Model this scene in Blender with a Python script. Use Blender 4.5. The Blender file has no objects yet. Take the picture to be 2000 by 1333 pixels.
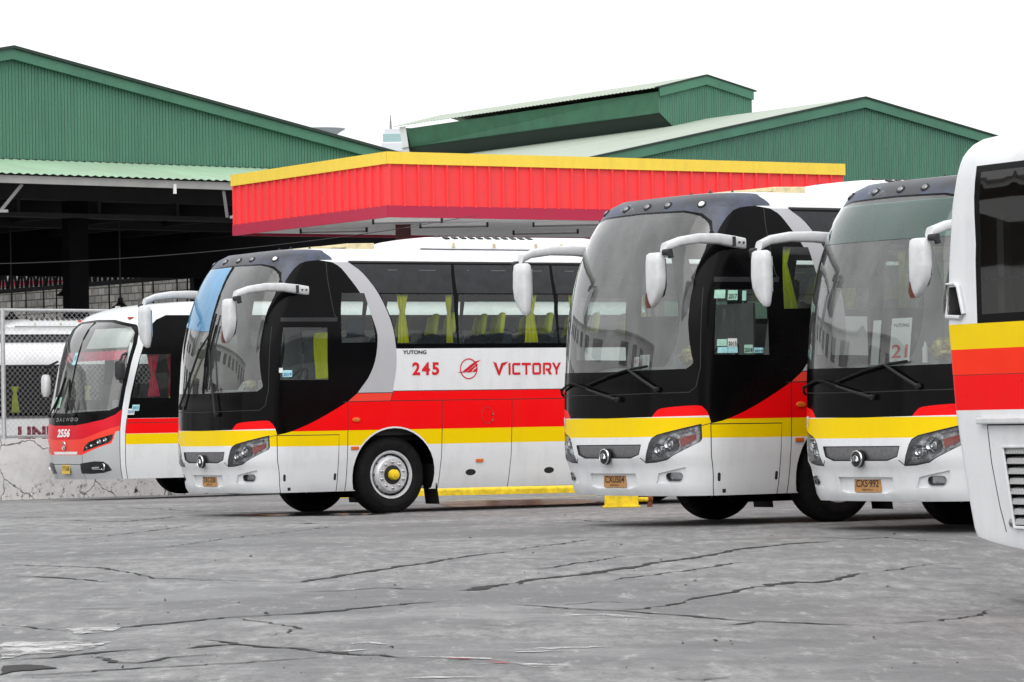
import bpy, math, random
import numpy as np
from mathutils import Vector, Matrix
from mathutils.geometry import delaunay_2d_cdt
random.seed(7); rng=np.random.default_rng(7)
R=math.radians
sc=bpy.context.scene
col=sc.collection
# ---------------------------------------------------------------- camera
F=7315.0; HY=823.7; ROLL=.0181; HC=1.13
pitch=math.atan((HY-666.5)/F)
cam=bpy.data.cameras.new('camera'); camo=bpy.data.objects.new('camera',cam); col.objects.link(camo)
cam.sensor_width=36; cam.lens=F/2000*36; cam.clip_start=.5; cam.clip_end=8000
cp,sp=math.cos(pitch),math.sin(pitch); cr,sr=math.cos(ROLL),math.sin(ROLL)
fw=Vector((0,cp,sp)); up0=Vector((0,-sp,cp)); rt0=Vector((1,0,0))
rt=cr*rt0-sr*up0; up=sr*rt0+cr*up0
camo.matrix_world=Matrix(((rt.x,up.x,-fw.x,0),(rt.y,up.y,-fw.y,0),(rt.z,up.z,-fw.z,HC),(0,0,0,1)))
sc.camera=camo
# ---------------------------------------------------------------- world, sun, exposure
SUN_EL,SUN_AZ=R(52),R(192)      # overcast: very broad soft light from high behind the photographer
w=bpy.data.worlds.new('World'); sc.world=w; w.use_nodes=True
nt=w.node_tree; nt.nodes.clear()
out=nt.nodes.new('ShaderNodeOutputWorld'); bg=nt.nodes.new('ShaderNodeBackground')
sky=nt.nodes.new('ShaderNodeTexSky'); sky.sky_type='NISHITA'; sky.sun_disc=False
sky.sun_elevation=SUN_EL; sky.sun_rotation=SUN_AZ; sky.air_density=1.0; sky.dust_density=6; sky.ozone_density=1
hs=nt.nodes.new('ShaderNodeHueSaturation'); hs.inputs['Saturation'].default_value=.06
mx=nt.nodes.new('ShaderNodeMix'); mx.data_type='RGBA'; mx.inputs[0].default_value=.6
mx.inputs['B'].default_value=(11.5,11.6,11.8,1)      # the cloud deck
nt.links.new(sky.outputs[0],hs.inputs['Color']); nt.links.new(hs.outputs[0],mx.inputs['A'])
nt.links.new(mx.outputs['Result'],bg.inputs[0]); bg.inputs[1].default_value=.115
nt.links.new(bg.outputs[0],out.inputs[0])
sun=bpy.data.lights.new('sun','SUN'); sun.energy=1.0; sun.angle=R(80); sun.color=(1,.97,.93)
suno=bpy.data.objects.new('sun',sun); col.objects.link(suno)
d=Vector((math.sin(SUN_AZ)*math.cos(SUN_EL),math.cos(SUN_AZ)*math.cos(SUN_EL),math.sin(SUN_EL)))
suno.rotation_euler=d.to_track_quat('Z','Y').to_euler()
vs=sc.view_settings; sc.display_settings.display_device='sRGB'; vs.view_transform='Standard'; vs.look='None'; vs.exposure=.40; vs.gamma=1; vs.use_curve_mapping=False
cy=sc.cycles; cy.max_bounces=8; cy.diffuse_bounces=3; cy.glossy_bounces=4; cy.transparent_max_bounces=24; cy.transmission_bounces=4
cy.caustics_reflective=False; cy.caustics_refractive=False; cy.use_denoising=True; cy.sample_clamp_indirect=6
# ---------------------------------------------------------------- materials
MATS={}
def nodes_of(name):
    m=bpy.data.materials.new(name); m.use_nodes=True; n=m.node_tree; b=n.nodes['Principled BSDF']; MATS[name]=m; return m,n,b
def noise(n,scale,detail=4,rough=.55,vec=None,kind='FBM'):
    t=n.nodes.new('ShaderNodeTexNoise'); t.inputs['Scale'].default_value=scale; t.inputs['Detail'].default_value=detail; t.inputs['Roughness'].default_value=rough
    if vec is not None: n.links.new(vec,t.inputs['Vector'])
    return t.outputs['Fac']
def coord(n,scale=(1,1,1),kind='Object',rot=(0,0,0),loc=(0,0,0)):
    tc=n.nodes.new('ShaderNodeTexCoord'); mp=n.nodes.new('ShaderNodeMapping'); mp.inputs['Scale'].default_value=scale; mp.inputs['Rotation'].default_value=rot; mp.inputs['Location'].default_value=loc
    n.links.new(tc.outputs[kind],mp.inputs['Vector']); return mp.outputs[0]
def ramp(n,fac,stops):
    r=n.nodes.new('ShaderNodeValToRGB'); e=r.color_ramp.elements
    while len(e)<len(stops): e.new(.5)
    for k,(p,c) in enumerate(stops):
        e[k].position=p; e[k].color=(*c,1) if len(c)==3 else c
    n.links.new(fac,r.inputs[0]); return r.outputs[0]
def math_(n,op,a,b=None,c=None):
    m=n.nodes.new('ShaderNodeMath'); m.operation=op
    for k,x in enumerate((a,b,c)):
        if x is None: continue
        if isinstance(x,(int,float)): m.inputs[k].default_value=x
        else: n.links.new(x,m.inputs[k])
    return m.outputs[0]
def mixc(n,fac,a,b,mode='MIX'):
    m=n.nodes.new('ShaderNodeMix'); m.data_type='RGBA'; m.blend_type=mode
    if isinstance(fac,(int,float)): m.inputs[0].default_value=fac
    else: n.links.new(fac,m.inputs[0])
    for k,x in (('A',a),('B',b)):
        if isinstance(x,tuple): m.inputs[k].default_value=(*x,1) if len(x)==3 else x
        else: n.links.new(x,m.inputs[k])
    return m.outputs['Result']
def bump(n,b,h,strength=.3,dist=.01):
    bp=n.nodes.new('ShaderNodeBump'); bp.inputs['Strength'].default_value=strength; bp.inputs['Distance'].default_value=dist
    n.links.new(h,bp.inputs['Height']); n.links.new(bp.outputs[0],b.inputs['Normal'])
def plain(name,c,rough=.5,metal=0,var=.12,scale=6,coat=0,spec=.5,bumpk=0):
    m,n,b=nodes_of(name)
    f=noise(n,scale,5,.6,coord(n))
    k=ramp(n,f,[(.3,tuple(x*(1-var) for x in c)),(.7,tuple(min(1,x*(1+var)) for x in c))])
    n.links.new(k,b.inputs['Base Color']); b.inputs['Roughness'].default_value=rough; b.inputs['Metallic'].default_value=metal
    b.inputs['Specular IOR Level'].default_value=spec
    if coat: b.inputs['Coat Weight'].default_value=coat; b.inputs['Coat Roughness'].default_value=.08
    if bumpk: bump(n,b,noise(n,scale*8,3,.5,coord(n)),bumpk,.01)
    return m
def paint(name,c,rough=.32,coat=.35,grime=.16,spec=.5):
    # sprayed panel: faint orange-peel, road film and rain streaks with a shape of their own
    m,n,b=nodes_of(name)
    v=coord(n); st=noise(n,1.0,6,.65,coord(n,(7,7,.9)))
    sp_=noise(n,3.1,7,.7,v)
    g=math_(n,'MULTIPLY',st,sp_); g=ramp(n,g,[(.22,(0,0,0)),(.5,(1,1,1))])
    base=mixc(n,math_(n,'MULTIPLY',g,grime),c,(c[0]*.45+.05,c[1]*.45+.045,c[2]*.45+.035))
    sk=ramp(n,noise(n,55,3,.5,v),[(.70,(0,0,0)),(.74,(1,1,1))])
    base=mixc(n,math_(n,'MULTIPLY',sk,.25),base,(.12,.11,.1))
    n.links.new(base,b.inputs['Base Color'])
    n.links.new(math_(n,'MULTIPLY_ADD',sp_,.3,rough-.15),b.inputs['Roughness'])
    b.inputs['Specular IOR Level'].default_value=spec; b.inputs['Coat Weight'].default_value=coat; b.inputs['Coat Roughness'].default_value=.06
    bump(n,b,noise(n,2.3,2,.5,v),.12,.012)
    return m
def glass(name,tint,refl=1.0,rough=.01,milk=0.0,milkc=(.5,.52,.52),film=False):
    m=bpy.data.materials.new(name); m.use_nodes=True; n=m.node_tree; n.nodes.clear(); MATS[name]=m
    o=n.nodes.new('ShaderNodeOutputMaterial'); t=n.nodes.new('ShaderNodeBsdfTransparent'); t.inputs[0].default_value=(*tint,1)
    g=n.nodes.new('ShaderNodeBsdfAnisotropic'); g.inputs['Roughness'].default_value=rough; g.inputs['Color'].default_value=(1,1,1,1)
    lw=n.nodes.new('ShaderNodeFresnel'); lw.inputs[0].default_value=1.5
    gm=n.nodes.new('ShaderNodeNewGeometry')
    f=math_(n,'MULTIPLY',lw.outputs[0],refl); f.node.use_clamp=True
    s=n.nodes.new('ShaderNodeMixShader'); n.links.new(f,s.inputs[0])
    first=t.outputs[0]
    if milk:
        dd=n.nodes.new('ShaderNodeBsdfDiffuse'); dd.inputs[0].default_value=(*milkc,1)
        ms=n.nodes.new('ShaderNodeMixShader')
        nf=ramp(n,math_(n,'MULTIPLY',noise(n,1.1,6,.7,coord(n,(1.4,1.4,.45))),noise(n,3.7,6,.75,coord(n,(1,1,.5),loc=(5,1,2)))),[(.10,(.15,.15,.15)),(.42,(1,1,1))]) if film else noise(n,1.3,5,.6,coord(n,(1,1,.6)))
        n.links.new(math_(n,'MULTIPLY',nf,milk*2),ms.inputs[0]); n.links.new(t.outputs[0],ms.inputs[1]); n.links.new(dd.outputs[0],ms.inputs[2]); first=ms.outputs[0]
    n.links.new(first,s.inputs[1]); n.links.new(g.outputs[0],s.inputs[2])
    n.links.new(s.outputs[0],o.inputs[0]); return m
paint('white_paint',(.71,.725,.74),grime=.34); paint('red_paint',(.84,.003,.005),grime=.10,coat=0,spec=.14); paint('yellow_paint',(.82,.57,.0),grime=.12,coat=0,spec=.14)
paint('orange_paint',(.80,.055,.035),coat=0,spec=.2); paint('crimson_paint',(.62,.006,.02),coat=0,spec=.2); paint('silver_paint',(.42,.42,.44),.35,.2); paint('grey_paint',(.44,.45,.46),.4,.2);plain('reflector_brown',(.10,.025,.012),.3)
plain('gloss_black',(.003,.003,.0035),.14,0,.2,4,0,.09)
plain('dark_strip',(.022,.023,.026),.3,0,.3,7,0,.3); plain('seam_black',(.006,.006,.006),.6); plain('rubber',(.006,.006,.006),.8,0,.5,14,0,.2,.2)
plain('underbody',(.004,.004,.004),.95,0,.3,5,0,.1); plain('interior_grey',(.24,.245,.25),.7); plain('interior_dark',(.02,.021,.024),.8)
plain('dash_grey',(.19,.20,.21),.55,0,.1,5); plain('chrome',(.72,.73,.75),.14,1,.05); plain('brushed_metal',(.30,.30,.31),.33,1,.15,30)
plain('amber_lens',(.62,.12,.01),.2,0,.2,20,.5); plain('red_lens',(.45,.05,.03),.25,0,.4,60,.5); plain('rim_silver',(.60,.61,.63),.38,.25,.2,9); plain('hub_yellow',(.80,.55,.01),.4,0,.15,12)
plain('headlamp_silver',(.50,.50,.52),.25,.35,.85,30);plain('seat_fabric',(.03,.06,.09),.95,0,.5,40); plain('curtain_yellow',(.88,.90,.008),.9,0,.15,5); plain('cover_yellow',(.80,.92,.02),.85,0,.1,8); plain('curtain_red',(.80,.05,.13),.85,0,.25,9)
plain('plate_orange',(.42,.21,.07),.6,0,.25,30); plain('plate_yellow',(.62,.42,.06),.6,0,.2,30); plain('ink_black',(.01,.01,.01),.6); plain('ink_red',(.60,.004,.015),.35); plain('ink_white',(.80,.80,.80),.4); plain('ink_blue',(.03,.12,.35),.5)
plain('sticker_green',(.36,.62,.50),.6,0,.2,50); plain('sticker_white',(.66,.70,.68),.6,0,.15,50); plain('sticker_cyan',(.35,.66,.70),.6,0,.2,50); plain('paper',(.74,.76,.74),.8,0,.06); plain('beige_hatch',(.55,.47,.28),.6,0,.2,14)
plain('mirror_white',(.56,.57,.58),.45,0,.14,7,.1); plain('foil_gold',(.50,.42,.14),.35,.3,.6,18)
glass('windscreen_glass',(.76,.81,.80),1.8,.012,.085,(.62,.63,.62),True); glass('side_glass',(.74,.80,.77),.95,.01,.02,(.5,.5,.5),True); glass('lens_glass',(.92,.93,.93),1.2); glass('blue_reflection',(.30,.62,.95),1.1,.03,.45,(.18,.52,.90)); glass('green_band',(.55,.86,.76),1.9,.02,.06,(.16,.52,.40))
def worn(name,c,sc1,lo,hi,rough=.85):
    # marks that have worn away in places: the ground shows through
    m,n,b=nodes_of(name);v=coord(n);o=n.nodes['Material Output'];t=n.nodes.new('ShaderNodeBsdfTransparent');s=n.nodes.new('ShaderNodeMixShader')
    f=math_(n,'MULTIPLY_ADD',noise(n,sc1,8,.75,v),.65,math_(n,'MULTIPLY',noise(n,sc1*7,5,.7,v),.35))
    n.links.new(ramp(n,f,[(lo,(0,0,0)),(hi,(1,1,1))]),s.inputs[0]);n.links.new(t.outputs[0],s.inputs[1]);n.links.new(b.outputs[0],s.inputs[2]);n.links.new(s.outputs[0],o.inputs[0])
    b.inputs['Base Color'].default_value=(*c,1);b.inputs['Roughness'].default_value=rough;return m
# dome: dark blue-grey paint, dusty and scuffed on top
m,n,b=nodes_of('dome_paint'); v=coord(n); f=noise(n,2.2,8,.7,v); f2=noise(n,1.1,6,.75,coord(n,(1,1,3)))
c_=mixc(n,ramp(n,f,[(.42,(0,0,0)),(.62,(1,1,1))]),(.028,.030,.036),(.055,.07,.115)); c_=mixc(n,ramp(n,f2,[(.60,(0,0,0)),(.68,(.55,.55,.55))]),c_,(.36,.36,.37))
n.links.new(c_,b.inputs['Base Color']); n.links.new(math_(n,'MULTIPLY_ADD',f,.4,.2),b.inputs['Roughness'])
# ---------------------------------------------------------------- mesh helpers
def tag(o,label=None,cat=None,group=None,kind=None):
    if label: o['label']=label
    if cat: o['category']=cat
    if group: o['group']=group
    if kind: o['kind']=kind
    return o
def empty(name,loc=(0,0,0),rz=0):
    o=bpy.data.objects.new(name,None); col.objects.link(o); o.location=loc; o.rotation_euler=(0,0,rz); o.empty_display_size=.3; return o
class M:
    def __init__(s): s.v=[];s.f=[];s.m=[]
    def add(s,vs,fs,mi=0):
        k=len(s.v); s.v+= [tuple(map(float,p)) for p in vs]; s.f+=[tuple(i+k for i in f) for f in fs]; s.m+=[mi]*len(fs); return s
    def box(s,a,b,mi=0,T=None):
        (x0,y0,z0),(x1,y1,z1)=a,b
        vs=[(x0,y0,z0),(x1,y0,z0),(x1,y1,z0),(x0,y1,z0),(x0,y0,z1),(x1,y0,z1),(x1,y1,z1),(x0,y1,z1)]
        if T: vs=[T(p) for p in vs]
        return s.add(vs,[(0,3,2,1),(4,5,6,7),(0,1,5,4),(1,2,6,5),(2,3,7,6),(3,0,4,7)],mi)
    def tube(s,pts,r,n=8,mi=0,cap=True,flat=1.0):
        pts=[Vector(p) for p in pts]; rr=r if isinstance(r,(list,tuple)) else [r]*len(pts); vs=[];fs=[]
        for i,p in enumerate(pts):
            t=(pts[min(i+1,len(pts)-1)]-pts[max(i-1,0)]).normalized()
            a=Vector((0,0,1)) if abs(t.z)<.9 else Vector((1,0,0))
            x=t.cross(a).normalized(); y=x.cross(t)
            for k in range(n):
                an=2*math.pi*k/n+math.pi/n; vs.append(p+x*(math.cos(an)*rr[i]*flat)+y*(math.sin(an)*rr[i]))
        for i in range(len(pts)-1):
            for k in range(n): a=i*n+k;b=i*n+(k+1)%n; fs.append((a,b,b+n,a+n))
        if cap: fs+=[tuple(range(n-1,-1,-1)),tuple(range((len(pts)-1)*n,len(pts)*n))]
        return s.add(vs,fs,mi)
    def lathe(s,prof,n=48,T=None,mi=0,close=False):
        # prof [(axial, radius)], axis = +y ; T maps point
        vs=[];fs=[];P=len(prof)
        for k in range(n):
            a=2*math.pi*k/n
            for (y,r) in prof: vs.append((r*math.cos(a),y,r*math.sin(a)))
        for k in range(n):
            k2=(k+1)%n
            for j in range(P-1): fs.append((k*P+j,k2*P+j,k2*P+j+1,k*P+j+1))
        if T: vs=[T(p) for p in vs]
        return s.add(vs,fs,mi)
    def prism(s,poly,h0,h1,T,mi=0):
        n=len(poly); vs=[T((x,y,h0)) for x,y in poly]+[T((x,y,h1)) for x,y in poly]
        return s.add(vs,[tuple(range(n-1,-1,-1)),tuple(range(n,2*n))]+[(i,(i+1)%n,(i+1)%n+n,i+n) for i in range(n)],mi)
    def build(s,name,mats,parent=None,smooth=False,bevel=0,ang=40,normals=None):
        me=bpy.data.meshes.new(name); me.from_pydata(s.v,[],s.f)
        mats=mats if isinstance(mats,(list,tuple)) else [mats]
        for m in mats: me.materials.append(MATS[m] if isinstance(m,str) else m)
        me.polygons.foreach_set('material_index',s.m); me.update()
        o=bpy.data.objects.new(name,me); col.objects.link(o)
        if parent: o.parent=parent
        if smooth:
            me.polygons.foreach_set('use_smooth',[True]*len(me.polygons))
            if normals is not None: me.normals_split_custom_set_from_vertices(normals)
            elif ang<180: me.set_sharp_from_angle(angle=R(ang))
        if bevel:
            bv=o.modifiers.new('bevel','BEVEL'); bv.width=bevel; bv.segments=2; bv.limit_method='ANGLE'; bv.angle_limit=R(35)
        return o
def smoothc(pts,k=4):
    out=[];P=[np.array(p,float) for p in pts]; P=[2*P[0]-P[1]]+P+[2*P[-1]-P[-2]]
    for i in range(1,len(P)-2):
        for j in range(k):
            t=j/k; a,b,c,d=P[i-1:i+3]
            out.append(tuple(.5*((2*b)+(c-a)*t+(2*a-5*b+4*c-d)*t*t+(3*b-a-3*c+d)*t**3)))
    out.append(tuple(P[-2])); return out
def ellip(cx,cy,rx,ry,n=24): return [(cx+rx*math.cos(2*math.pi*k/n),cy+ry*math.sin(2*math.pi*k/n)) for k in range(n)]
def rrect(x0,y0,x1,y1,r,n=4):
    o=[]
    for cx,cy,a in ((x1-r,y1-r,0),(x0+r,y1-r,90),(x0+r,y0+r,180),(x1-r,y0+r,270)):
        for k in range(n+1): t=R(a+90*k/n); o.append((cx+r*math.cos(t),cy+r*math.sin(t)))
    return o
def inpoly(P,X,Y):
    c=np.zeros(X.shape,bool); n=len(P); j=n-1
    for i in range(n):
        xi,yi=P[i]; xj,yj=P[j]
        if yi!=yj: c^=((yi>Y)!=(yj>Y))&(X<(xj-xi)*(Y-yi)/(yj-yi)+xi)
        j=i
    return c
def line(pts,wd):
    # thin closed strip polygon along pts
    P=[np.array(p,float) for p in pts]; L=[];Rr=[]
    for i,p in enumerate(P):
        t=P[min(i+1,len(P)-1)]-P[max(i-1,0)]; t/=np.linalg.norm(t); nn=np.array((-t[1],t[0]))*wd/2; L.append(tuple(p+nn)); Rr.append(tuple(p-nn))
    return L+Rr[::-1]
_font={}
def text_mesh(s,h,wd=None,shear=0,bold=0,space=1.0):
    cu=bpy.data.curves.new('t','FONT'); cu.body=s; cu.size=1; cu.shear=shear; cu.offset=bold; cu.space_character=space; cu.resolution_u=3
    o=bpy.data.objects.new('t',cu); me=bpy.data.meshes.new_from_object(o); 
    V=np.array([v.co[:2] for v in me.vertices]); Fc=[tuple(p.vertices) for p in me.polygons]
    bpy.data.objects.remove(o); bpy.data.meshes.remove(me); bpy.data.curves.remove(cu)
    a,b=V.min(0),V.max(0); V=(V-(a+b)/2)/(b-a)[1]*h
    if wd: V[:,0]*=wd/(V[:,0].max()-V[:,0].min())
    return V,Fc
# ---------------------------------------------------------------- coach bodies: a skin S(s,h) that is cut into panels
class Shell:
    def __init__(S,tab,L,n=3.2):
        S.T=np.array(tab,float);S.L=L;S.n=n
        ph=np.linspace(0,np.pi/2,400);x=np.sin(ph)**(2/n)*1.25;y=.85*(1-np.cos(ph)**(2/n))
        a=np.r_[0,np.cumsum(np.hypot(np.diff(x),np.diff(y)))];S.S1=a[-1];S.ph=ph;S.a=a
    def prof(S,h): T=S.T;return [np.interp(h,T[:,0],T[:,k]) for k in (1,2,3,4)]
    def P(S,s,h):
        s=np.asarray(s,float);h=np.asarray(h,float);w,uf,hw,D=S.prof(h);Uc=uf+D;n=S.n
        ph=np.interp(np.minimum(s,S.S1),S.a,S.ph)
        v=hw*np.sin(ph)**(2/n);u=np.where(s<=S.S1,uf+D*(1-np.maximum(np.cos(ph),0)**(2/n)),Uc+(s-S.S1)*(S.L-Uc)/(S.L-.95))
        v=np.where(s>S.S1,hw,v)
        return np.stack([u,v,w],-1)
    def N(S,s,h):
        e=.012;s=np.asarray(s,float);h=np.asarray(h,float)
        def G(s_,h_):
            p=S.P(np.abs(s_),h_);p[...,1]*=np.where(s_<0,-1,1);return p
        a=G(s+e,h)-G(s-e,h); b=G(s,np.minimum(h+3*e,S.T[-1,0]-.02))-G(s,np.maximum(h-3*e,S.T[0,0]))
        nn=np.cross(b,a); l=np.linalg.norm(nn,axis=-1,keepdims=True); return nn/np.maximum(l,1e-9)
    def side(S,u,w):
        h=np.interp(w,S.T[:,1],S.T[:,0]);_,uf,hw,D=S.prof(h);Uc=uf+D
        if u>=Uc: return (float(S.S1+(u-Uc)*(S.L-.95)/(S.L-Uc)),float(h))
        c=(1-(u-uf)/D);ph=np.arccos(np.clip(c,0,1)**(S.n/2));return (float(np.interp(ph,S.ph,S.a)),float(h))
def loc(p):                      # (u,v,w) -> local blender coordinates
    return (p[0],-p[1],p[2])
def pt(S,s,h,off=0,sg=1):
    p=S.P(abs(s),h).astype(float); nn=S.N(abs(s),h); p=p+nn*off
    if s<0: sg=-sg
    return Vector((p[0],-p[1]*sg,p[2]))
class Skin:
    def __init__(K,S,regions,gs,gh,smax,hmin,hmax):
        # regions [(name, polygon)] later ones win
        pts=[];edges=[]
        def addp(poly):
            k0=len(pts);n=len(poly);q=[]
            for i in range(n):
                a=np.array(poly[i]);b=np.array(poly[(i+1)%n]);L=np.linalg.norm(b-a);m=max(1,int(math.ceil(L/.12)))
                if L<1e-6: continue
                for j in range(m): q.append(tuple(np.clip(a+(b-a)*j/m,(0,hmin),(smax,hmax))))
            k0=len(pts);pts.extend(q);edges.extend([(k0+i,k0+(i+1)%len(q)) for i in range(len(q))])
        addp([(0,hmin),(smax,hmin),(smax,hmax),(0,hmax)])
        for nme,poly in regions: addp(poly)
        for s in gs:
            for h in gh:
                pts.append((s+.0007*math.sin(h*91),h) if 0<s<smax else (s,h))
        v,e,f,ov,oe,of=delaunay_2d_cdt([Vector(p) for p in pts],edges,[],0,1e-5)
        K.v=np.array([tuple(p) for p in v]);K.f=np.array([tuple(x) for x in f]);K.S=S
        c=K.v[K.f].mean(1);K.reg=np.full(len(K.f),-1);K.names=[]
        for nme,poly in regions:
            if nme not in K.names: K.names.append(nme)
            K.reg[inpoly(poly,c[:,0],c[:,1])]=K.names.index(nme)
        a=K.v[K.f];ar=abs(np.cross(a[:,1]-a[:,0],a[:,2]-a[:,0]));K.reg[ar<1e-9]=-2
        K.P=S.P(K.v[:,0],K.v[:,1]);K.N=S.N(K.v[:,0],K.v[:,1])
    def obj(K,name,regs,mats,parent,sides=(1,-1),off=0,smooth=True):
        V=[];Fc=[];Mi=[];Nn=[]
        for sg in sides:
            for mi,rs in enumerate(regs):
                for r in (rs if isinstance(rs,(list,tuple)) else [rs]):
                    if r not in K.names: continue
                    fs=K.f[K.reg==K.names.index(r)]
                    if not len(fs): continue
                    idx,inv=np.unique(fs,return_inverse=True);inv=inv.reshape(fs.shape)
                    P=(K.P[idx]+K.N[idx]*off).copy();N=K.N[idx].copy()
                    P[:,1]*=-sg;N[:,1]*=-sg
                    k=len(V);V+=P.tolist();Nn+=N.tolist()
                    a=P[inv];fn=np.cross(a[:,1]-a[:,0],a[:,2]-a[:,0]);fl=(fn*N[inv].mean(1)).sum(1)<0
                    g=inv.copy();g[fl]=g[fl][:,::-1]
                    Fc+=(g+k).tolist();Mi+=[mi]*len(g)
        if not V: return None
        m=M();m.v=V;m.f=Fc;m.m=Mi
        return m.build(name,mats,parent,smooth=True,normals=Nn)
    def walls(K,name,reg,depth,mat,parent,sides=(1,-1),floor=None,floormat=None):
        # recess: side walls from the boundary of a region inwards, optional floor
        out=[]
        for sg in sides:
            m=M();fs=K.f[K.reg==K.names.index(reg)];ed={}
            for t in fs:
                for i in range(3):
                    a,b=t[i],t[(i+1)%3];key=(min(a,b),max(a,b));ed[key]=ed.get(key,0)+1
            for (a,b),c in ed.items():
                if c==1 and not (K.v[a][0]<1e-4 and K.v[b][0]<1e-4):
                    q=[K.P[a],K.P[b],K.P[b]-K.N[b]*depth,K.P[a]-K.N[a]*depth];m.add([(p[0],-p[1]*sg,p[2]) for p in q],[(0,1,2,3)])
            if floor:
                idx,inv=np.unique(fs,return_inverse=True);inv=inv.reshape(fs.shape);P=K.P[idx]-K.N[idx]*depth;P[:,1]*=-sg
                m.add(P.tolist(),[tuple(x) for x in inv],1)
            out.append(m.build(name,[mat,floormat or mat],parent))
        return out
def decal(S,name,V,Fc,s0,h0,mat,parent,off=.004,sg=1,flip=1,front=False):
    # text lies on the skin: text x -> s (x mirrored on the far side), y -> h
    m=M();vs=[]
    for x,y in V:
        s=s0+x*flip; vs.append(pt(S,s,h0+y,off,sg))
    m.add(vs,Fc); return m.build(name,mat,parent)
def dtext(S,name,txt,s0,h0,h,wd,mat,parent,**k):
    kk={q:k.pop(q) for q in ('shear','bold','space') if q in k}
    V,Fc=text_mesh(txt,h,wd,**kk); return decal(S,name,V,Fc,s0,h0,mat,parent,**k)
def patch(S,name,poly,mat,parent,off=.004,sg=1):
    c=np.mean(poly,0);n=len(poly);m=M();m.add([pt(S,*c,off,sg)]+[pt(S,p[0],p[1],off,sg) for p in poly],[(0,i+1,(i+1)%n+1) for i in range(n)]);return m.build(name,mat,parent)
# ---- wheel
def make_wheel(parent,x,y,side):
    # side=+1: outer face looks to -y (near side)
    R_=.505;w_=empty('wheel',(x,y,R_-.012));w_.parent=parent
    T=lambda p:(p[0],p[1]*side,p[2])
    m=M();m.lathe([(.13,.30),(-.0,.302),(-.02,.315),(-.035,.34),(-.042,.39),(-.03,.44),(-.008,.475),(.02,.497),(.05,R_),(.075,R_),(.082,R_-.014),(.09,R_),(.13,R_),(.137,R_-.014),(.145,R_),(.19,R_),(.197,R_-.014),(.205,R_),(.24,.495),(.28,.42),(.28,.30)],64,T)
    m.lathe([(-.0445,.385),(-.0455,.395),(-.0445,.405)],64,T)
    t=m.build('tyre','rubber',w_,smooth=True,ang=50)
    m=M();m.lathe([(.0,.270),(-.022,.285),(-.026,.304),(-.018,.309),(.0,.304)],56,T)
    m.lathe([(.0,.270),(.06,.262),(.10,.262)],56,T,1)
    m.lathe([(.10,.262),(.06,.252),(.0,.243),(-.03,.225),(-.05,.205),(-.05,.125),(-.046,.112)],56,T)
    m.build('rim',['rim_silver','interior_dark'],w_,smooth=True,ang=30)
    for k in range(10):
        m=M();a=2*math.pi*(k+.5)/10;m.lathe([(0,.022),(-.012,.022),(-.012,.014),(-.034,.013),(-.038,.0)],6,lambda p,a=a:T((p[0]+.166*math.cos(a),p[1]-.05,p[2]+.166*math.sin(a))));m.build('wheel_nut','chrome',w_)
    m=M()
    for k in range(10):
        a=2*math.pi*k/10;m.lathe([(-.001,.019),(-.0015,0)],12,lambda p,a=a:T((p[0]*.9+.243*math.cos(a),p[1]-.006,p[2]*.9+.243*math.sin(a))),1)
    m.build('hand_holes',['ink_black','ink_black'],w_)
    m=M();m.lathe([(-.046,.125),(-.056,.12),(-.058,.07),(-.075,.066)],40,T)
    m.build('hub_flange','ink_black',w_,smooth=True)
    m=M();m.lathe([(-.05,.07),(-.12,.066),(-.135,.055),(-.14,.03),(-.152,.028),(-.154,0)],32,T)
    m.build('hub_cap','hub_yellow',w_,smooth=True,ang=35)
    return w_
def curtain_mesh(x0,x1,z0,z1,y,tie=None,waves=6,amp=.018,tied=.3,mid=.5,lean=0):
    m=M();nx,nz=40,24;vs=[]
    for j in range(nz+1):
        z=z1+(z0-z1)*j/nz; t=j/nz
        k=1.0
        if tie is not None: k=tied+(1-tied)*min(1,abs(t-tie)/(tie if t<tie else 1-tie))**.8
        for i in range(nx+1):
            q=i/nx; cx=x0+(x1-x0)*mid; x=cx+((x0+(x1-x0)*q)-cx)*k+lean*t
            vs.append((x,y+amp*math.sin(q*waves*2*math.pi+math.sin(t*5)*.7)*(.4+.6*k),z))
    m.add(vs,[(j*(nx+1)+i,j*(nx+1)+i+1,(j+1)*(nx+1)+i+1,(j+1)*(nx+1)+i) for j in range(nz) for i in range(nx)]);return m
def rloft(secs,n=12):
    # secs: list of (center, xhalf vec, yhalf vec, squareness)
    m=M();vs=[];fs=[]
    for c,a,b in secs:
        c,a,b=Vector(c),Vector(a),Vector(b)
        for k in range(n):
            t=2*math.pi*k/n;x=math.copysign(abs(math.cos(t))**.55,math.cos(t));y=math.copysign(abs(math.sin(t))**.55,math.sin(t));vs.append(c+a*x+b*y)
    for i in range(len(secs)-1):
        for k in range(n): fs.append((i*n+k,i*n+(k+1)%n,(i+1)*n+(k+1)%n,(i+1)*n+k))
    fs+=[tuple(range(n-1,-1,-1)),tuple(range((len(secs)-1)*n,len(secs)*n))]
    m.add(vs,fs);return m
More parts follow.
